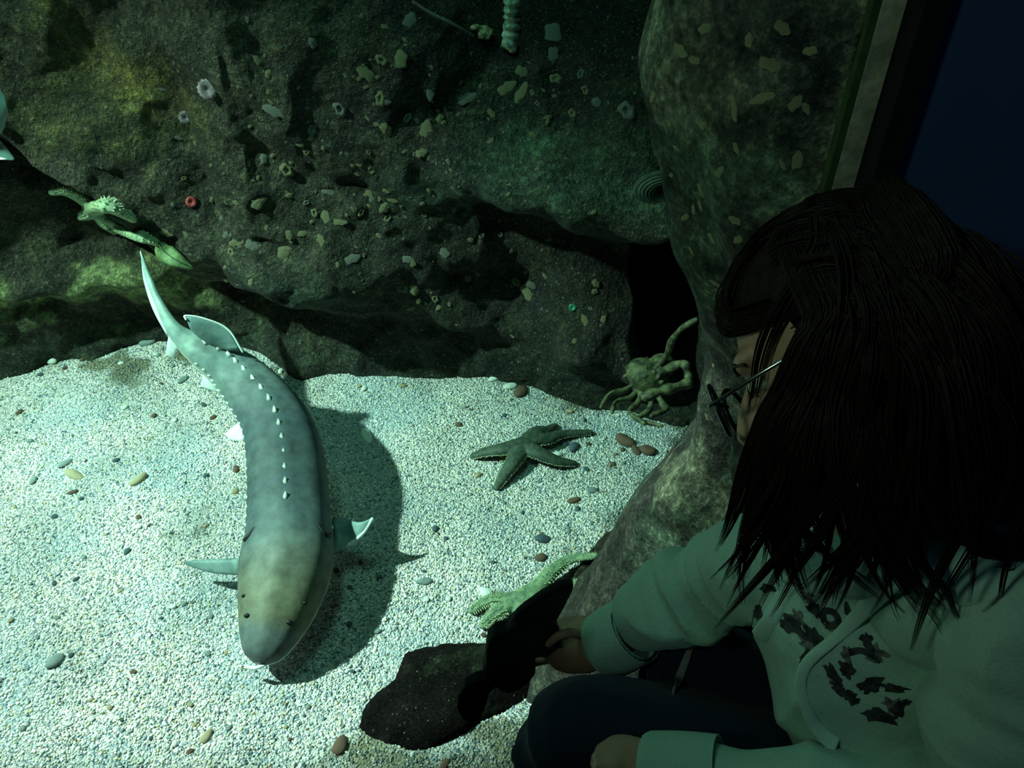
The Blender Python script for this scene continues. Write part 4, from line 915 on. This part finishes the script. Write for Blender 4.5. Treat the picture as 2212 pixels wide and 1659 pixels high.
def strip(pts, ws):
    P2 = smoothline(np.array(pts, float), 14); t_ = np.gradient(P2, axis=0); t_ /= np.linalg.norm(t_, axis=1)[:, None]; nn = np.stack([-t_[:, 1], t_[:, 0]], 1); w_ = np.interp(np.linspace(0, 1, 14), np.linspace(0, 1, len(ws)), ws)[:, None]
    a, b = P2 + nn * w_, P2 - nn * w_; V = []; Fq = []
    for i in range(14):
        for q in (a[i], P2[i], b[i]):
            h_ = onh(*q, .0016); V.append(h_ if h_ is not None else (V[-1] if V else D(q[0], q[1], 1)))
    for i in range(13):
        for j in range(2): Fq.append((i * 3 + j, i * 3 + j + 1, (i + 1) * 3 + j + 1, (i + 1) * 3 + j))
    return np.array(V), Fq
dark = [blob(1660, 1270, 18, 9, .1, 1), blob(1638, 1322, 9, 18, 0, 2), blob(1762, 1318, 22, 11, .9, 3), blob(1710, 1350, 26, 18, .5, 4), blob(1760, 1375, 30, 14, .8, 5), blob(1830, 1445, 20, 14, .9, 6), blob(1872, 1382, 12, 16, -.5, 7), blob(1800, 1455, 30, 10, .9, 8), blob(1815, 1490, 24, 9, .7, 9), blob(1880, 1478, 26, 17, -.3, 10), blob(1835, 1500, 14, 12, .3, 11), blob(1930, 1485, 30, 9, .2, 12), blob(1845, 1513, 12, 9, 0, 13), blob(1900, 1545, 38, 14, .25, 14), blob(1940, 1530, 14, 18, .5, 15), blob(1958, 1515, 9, 7, 0, 16), blob(1742, 1420, 12, 16, .4, 21), blob(1738, 1372, 16, 8, .7, 22)]
grey = [blob(1750, 1292, 12, 10, .5, 31, rag=.5), blob(1722, 1335, 20, 14, .6, 32, rag=.5), blob(1742, 1390, 22, 9, .8, 33, rag=.5), blob(1830, 1418, 8, 26, -.3, 34, rag=.5), blob(1892, 1410, 24, 18, .6, 35, rag=.5), blob(1805, 1470, 20, 9, .8, 36, rag=.5), blob(1925, 1520, 16, 14, .4, 37, rag=.5), blob(1790, 1352, 6, 14, -.5, 38, rag=.5)]
ds = [x for x in (patch(p, None) for p in dark) if x]; ds += [strip([(1783, 1345), (1778, 1322), (1800, 1322), (1812, 1340), (1800, 1352), (1785, 1350)], [6, 8, 6, 9, 7]), strip([(1828, 1300), (1832, 1322), (1846, 1335)], [3, 7, 4]), strip([(1835, 1408), (1860, 1404), (1885, 1416), (1900, 1430)], [8, 7, 6, 3]), strip([(1866, 1372), (1875, 1392), (1890, 1408)], [6, 8, 4])]
for q_ in ds: mk('chest_print', *q_, M_print, person, smooth=False)
gr = [x for x in (patch(p, None, .0012) for p in grey) if x]
for q_ in gr: mk('chest_print', *q_, M_print2, person, smooth=False)['label'] = 'grey speckled print patch'
# ---- trousers, shoes, pale strap
tq = [tube(smoothline([pelvis, hipR, (hipR + kneeR) / 2, kneeR, kneeR * .8 + ankR * .2, ankR + np.array([0, 0, .04])], 40), np.interp(np.linspace(0, 1, 40), [0, .2, .4, .6, .8, 1], [.13, .115, .10, .088, .07, .05]), 24),
      tube(smoothline([pelvis, hipL, (hipL + kneeL) / 2, kneeL, kneeL * .8 + ankL * .2, ankL + np.array([0, 0, .04])], 40), np.interp(np.linspace(0, 1, 40), [0, .2, .4, .6, .8, 1], [.13, .120, .108, .097, .075, .05]), 24), ell(pelvis, (.15, .14, .12))]
V, Fq, N = fuse(tq, .007, 6); V = V + N * (.006 * fbm(V, 11, 3, 44))[:, None]
mk('trousers', V, Fq, M_denim, person)
for an_ in (ankR, ankL):
    v, f = tube([an_ + np.array([.03, 0, -.04]), an_ + np.array([-.05, .01, -.045]), an_ + np.array([-.13, .01, -.05])], [.036, .036, .030], 14); mk('shoe', v, f, M_shoe, person)
TT = tree_of(V, Fq)
sp_ = [np.array(hit(TT, a, b)[0] if hit(TT, a, b)[0] is not None else D(a, b, 1.2)) - np.array(ray(a, b)) * .006 for a, b in [(1497, 1385), (1484, 1420), (1468, 1462), (1454, 1497)]]
v, f = tube(smoothline(sp_, 12), np.linspace(.004, .008, 12), 8, up=(-.3, -.8, .6), flat=.2, cap=False); so = mk('strap', v, f, M_strap, person); so['label'] = 'pale cloth strap at the waist'
# ---- glasses
lensC = [hd_(.112, .034, -.014), hd_(.112, -.034, -.014)]
gl_ = mk('glasses', *tube([hd_(.114, .009, -.008), hd_(.116, 0, -.005), hd_(.114, -.009, -.008)], .0022, 8), M_frame, person); gl_['label'] = 'round black framed glasses'
for s, c in zip((1, -1), lensC):
    an = np.linspace(0, 2 * math.pi, 41)[:-1]
    ring = np.array([c + Lh * math.cos(a) * .0245 + Uh * math.sin(a) * .0235 * (1 + .05 * math.cos(a)) - Fh * .004 * math.cos(a) * s for a in an])
    R = []
    for i, a in enumerate(an):
        o_ = ring[i] - c; o_ /= np.linalg.norm(o_); R.append([ring[i] + (o_ * math.cos(b) * .0026 + Fh * math.sin(b) * .0022) for b in np.linspace(0, 2 * math.pi, 9)[:-1]])
    R = np.array(R); R = np.concatenate([R, R[:1]]); mk('rim', *ringmesh(R, False), M_frame, gl_)
    V = np.vstack([[c + Fh * .0008], ring + Fh * .0006, [c - Fh * .0008], ring - Fh * .0006]); k = 40
    Fq = [(0, 1 + i, 1 + (i + 1) % k) for i in range(k)] + [(k + 1, k + 2 + (i + 1) % k, k + 2 + i) for i in range(k)]
    mk('lens', V, Fq, M_lens, gl_)
    h0 = c + Lh * s * .0275 + Uh * .004; h1 = hd_(.0, .073 * s, .004)
    te = mk('temple', *tube(smoothline([h0, h0 * .5 + h1 * .5 + Lh * s * .009, h1], 16), .0019, 8), M_metal, gl_)
    if s == 1: te['label'] = 'silver temple arm'
# ---- hair
def skull(p, k=1.0):
    q = HR.T @ (p - hd_(-.012, 0, .02)); return q / (np.array([.094, .074, .094]) * k)
capV = []; m_, n_ = 44, 30
for i in range(n_):
    th = math.pi * (.02 + .62 * i / (n_ - 1))
    for j in range(m_):
        ph = 2 * math.pi * j / m_; d = np.array([math.sin(th) * math.cos(ph), math.sin(th) * math.sin(ph), math.cos(th)])
        if d[0] > .35: d[2] = max(d[2], .30 + .25 * (d[0] - .35))
        capV.append(hd_(-.012, 0, .02) + HR @ (d * np.array([.094, .074, .094]) * 1.06))
hv = [ringmesh(np.array(capV).reshape(n_, m_, 3), True)]
g_ = np.array([0, 0, -1.0])
def push(p, k):
    q = skull(p, k); r = np.linalg.norm(q)
    if r < 1: p = hd_(-.012, 0, .02) + HR @ (q / r * np.array([.094, .074, .094]) * k)
    q = HR.T @ (p - hd_(.03, 0, -.045)); rr_ = np.array([.062, .060, .074]) * k; e = np.linalg.norm(q / rr_)
    if e < 1: p = hd_(.03, 0, -.045) + HR @ (q / e)
    return p
def strand(d0, zend, curl, k, seed, nst=26):
    r = random.Random(seed); p = hd_(-.012, 0, .02) + HR @ (d0 * np.array([.094, .074, .094]) * 1.03); P_ = [p]; n0 = HR @ d0
    sd = 1 if d0[1] > 0 else -1
    v = n0 * .02 + Lh * sd * .45 - Fh * (.9 if d0[0] > -.1 else .3) + g_ * .15; v /= np.linalg.norm(v); L0 = p[2] - zend; ph = r.random() * 6.28
    step = max(L0, .05) * 1.28 / nst
    for i in range(nst):
        u = i / nst; w1 = .30 + .5 * u
        tgt = g_ + Fh * curl * max(0, u - .55) * 1.4 + Lh * .10 * math.sin(ph + u * 6) + Fh * .12 * math.sin(ph * 2 + u * 7) - (Fh * .30 if d0[0] < -.15 else 0)
        if u < .42: tgt = tgt * .8 - Fh * ((.62 if d0[1] > .2 else .75) if d0[0] > -.1 else .1) * (1 - u / .42) + Lh * sd * .30 * (1 - u / .42)
        v = v * (1 - w1) + tgt * w1; v /= np.linalg.norm(v); p = push(p + v * step, k)
        nl = HT3.find_nearest(Vector(p), .06)
        if nl[0] is not None:
            nr = np.array(nl[1]); dd = (p - np.array(nl[0])) @ nr
            if dd < .006: p = p + nr * (.006 - dd)
        P_.append(p)
        if p[2] < zend: break
    return np.array(P_)
def ribbon(P_, r0):
    n = len(P_); 
    if n < 4: return None
    T, S, Uv = frames(P_, (.2, -.9, .3)); rr = r0 * (1 - .9 * np.linspace(0, 1, n) ** 3)
    R = np.stack([P_ + (S * math.cos(a) + Uv * math.sin(a)) * rr[:, None] for a in (0, 2.09, 4.19)], 1); return ringmesh(R)
rh = random.Random(5); guides = 0
for gi in range(380):
    while True:
        d = np.array([rh.gauss(0, 1), rh.gauss(0, 1), rh.gauss(0, 1)]); d /= np.linalg.norm(d)
        if d[2] < -.35: continue
        if d[0] > .30 and d[1] > -.35: continue
        if d[0] > .62 or (d[0] > .30 and d[2] < .45 + .5 * (d[0] - .3)): continue
        if d[0] < -.2 and d[2] < -.1 and rh.random() < .4: continue
        break
    front = d[0] > -.05
    zend = (.90 if not front else (.80 if d[1] > -.1 else .84)) + rh.uniform(-.035, .05) - (.12 if rh.random() < .06 else 0)
    P_ = strand(d, zend, rh.uniform(-.5, .25) if front else rh.uniform(-.4, .2), 1.05 + rh.random() * .11, gi)
    n = len(P_); T, S, Uv = frames(P_, (.2, -.9, .3)); lw = rh.uniform(.008, .014)
    for c in range(22):
        a, rad = rh.uniform(0, 6.28), math.sqrt(rh.random()); u = np.linspace(0, 1, n)
        w_ = lw * (1.05 - .85 * u ** 1.5) * rad; tw_ = a + u * rh.uniform(-1, 1)
        Q = P_ + S * (np.cos(tw_) * w_)[:, None] + Uv * (np.sin(tw_) * w_ * .6)[:, None]
        cut = max(5, int(n * rh.uniform(.86, 1))); rb = ribbon(Q[:cut], rh.uniform(.0006, .0011))
        if rb: hv.append(rb)
# fringe swept over the forehead
for gi in range(40):
    f0 = rh.uniform(.15, .5); s0 = rh.uniform(-.15, .0); d = np.array([f0, s0, math.sqrt(max(0, 1 - f0 * f0 - s0 * s0))])
    e1 = rh.uniform(.55, .98); tip = np.array([.72 + .1 * rh.random(), e1 * .55, .22 + .2 * rh.random()]); mid = (d + tip) / 2; mid = mid / np.linalg.norm(mid) * 1.12; end = np.array([.16, .97, .22 - .15 * rh.random()])
    Q0 = smoothline(np.array([d * 1.04, mid, tip / np.linalg.norm(tip) * 1.12, end / np.linalg.norm(end) * 1.14]), 18)
    for c in range(14):
        o_ = np.array([rh.gauss(0, .025), rh.gauss(0, .025), rh.gauss(0, .03)]); Q = np.array([hd_(-.012, 0, .02) + HR @ ((q + o_ * (1 - .3 * i / 18)) * np.array([.094, .074, .094])) for i, q in enumerate(Q0)])
        rb = ribbon(Q, .0009)
        if rb: hv.append(rb)
def curtain(f0, side, zend, seed, drift):
    r = random.Random(seed); top = hd_(f0 * .55 - .01, .004 * side, .118); P0 = [top, hd_(f0 * .9, .045 * side, .098), hd_(f0, .074 * side, .062), hd_(f0, .088 * side, .018)]
    p = np.array(P0[-1]); ph = r.random() * 6.28; k = 0
    while p[2] > zend:
        k += 1; p = p + g_ * .022 + Lh * side * .003 * math.sin(ph + k * .5) + Fh * .003 * math.sin(ph * 2 + k * .45) + RT * drift * max(0, (k - 4)) * .0016
        p = push(p, 1.20)
        nl = HT2.find_nearest(Vector(p), .05)
        if nl[0] is not None:
            dd = (p - np.array(nl[0])) @ np.array(nl[1])
            if dd < .008: p = p + np.array(nl[1]) * (.008 - dd)
        nl = HT3.find_nearest(Vector(p), .05)
        if nl[0] is not None:
            dd = (p - np.array(nl[0])) @ np.array(nl[1])
            if dd < .008: p = p + np.array(nl[1]) * (.008 - dd)
        P0.append(p)
        if k > 26: break
    return smoothline(np.array(P0), 34)
for gi in range(104):
    near = gi < 90
    f0 = rh.uniform(-.105, .004) if near else rh.uniform(.0, .040)
    P_ = curtain(f0, 1 if near else -1, (rh.uniform(.77, .86) + max(0, -.05 - f0) * 1.3 if near else rh.uniform(.86, .95)), gi + 900, rh.uniform(-.6, 1.6) if near else rh.uniform(-1.2, -.2))
    n = len(P_); T, S, Uv = frames(P_, (.2, -.9, .3)); lw = rh.uniform(.006, .012); u = np.linspace(0, 1, n)
    for c in range(30):
        a, rad = rh.uniform(0, 6.28), math.sqrt(rh.random()); w_ = lw * (1.05 - .85 * u ** 1.6) * rad; tw_ = a + u * rh.uniform(-1, 1)
        Q = P_ + S * (np.cos(tw_) * w_)[:, None] + Uv * (np.sin(tw_) * w_ * .6)[:, None]; rb = ribbon(Q[:max(5, int(n * rh.uniform(.86, 1)))], rh.uniform(.0006, .0011))
        if rb: hv.append(rb)
mk('hair', *join(hv), M_hair, person)['label'] = 'long straight dark brown hair'

# ------------------------------------------------------------------ black toy held against the window
def inflate(poly, y0, th, it=14, vox=.0035):
    b = [aty(a, c, y0 - th) for a, c in poly]; f_ = [p + np.array([0, 2 * th, 0]) for p in b]; n = len(poly)
    V = np.array(b + f_); c0 = V[:n].mean(0); import mathutils
    tri = mathutils.geometry.tessellate_polygon([[Vector((p[0], p[2], 0)) for p in b]])
    Fq = [tuple(t_) for t_ in tri] + [tuple(i + n for i in t_[::-1]) for t_ in tri] + [(i, (i + 1) % n, n + (i + 1) % n, n + i) for i in range(n)]
    import bmesh
    bm = bmesh.new(); vs_ = [bm.verts.new(p) for p in V]
    for q in Fq:
        try: bm.faces.new([vs_[i] for i in q])
        except ValueError: pass
    bmesh.ops.recalc_face_normals(bm, faces=bm.faces[:]); bm.verts.index_update()
    Fq = [tuple(v.index for v in f.verts) for f in bm.faces]; bm.free()
    V2, F2, N2 = evald(V, Fq, [('REMESH', dict(mode='VOXEL', voxel_size=vox)), ('SMOOTH', dict(factor=.5, iterations=it))]); return V2, F2
TY = .752
bodyp = [(1110, 1352), (1092, 1372), (1068, 1376), (1052, 1392), (1048, 1418), (1048, 1442), (1040, 1456), (1050, 1478), (1068, 1488), (1095, 1504), (1120, 1496), (1142, 1480), (1158, 1460), (1154, 1440), (1158, 1424), (1190, 1424), (1212, 1400), (1205, 1370), (1160, 1340)]
finp = [(1240, 1266), (1214, 1268), (1186, 1280), (1160, 1297), (1136, 1314), (1114, 1332), (1100, 1354), (1092, 1378), (1100, 1410), (1150, 1420), (1182, 1392), (1200, 1352), (1222, 1312), (1240, 1276)]
lobp = [(1062, 1470), (1030, 1472), (1004, 1484), (988, 1506), (986, 1534), (998, 1556), (1020, 1564), (1038, 1556), (1050, 1528), (1058, 1500), (1072, 1486)]
tc = aty(1110, 1430, TY)
toy = empty('plush_toy', tc); tag(toy, 'black plush sea animal toy held up against the tank window', 'toy')
mk('toy_body', *inflate(bodyp, TY, .016), M_toy, toy); mk('pointed_fin', *inflate(finp, TY, .009, 10), M_toy, toy); mk('rounded_flipper', *inflate(lobp, TY, .011, 10), M_toy, toy)
# bench under the person
bn = box('bench', (.42, .18, -.42), (1.35, .68, pelvis[2] - .16), M_bench); tag(bn, 'black bench the person sits on at the lower right', 'bench')
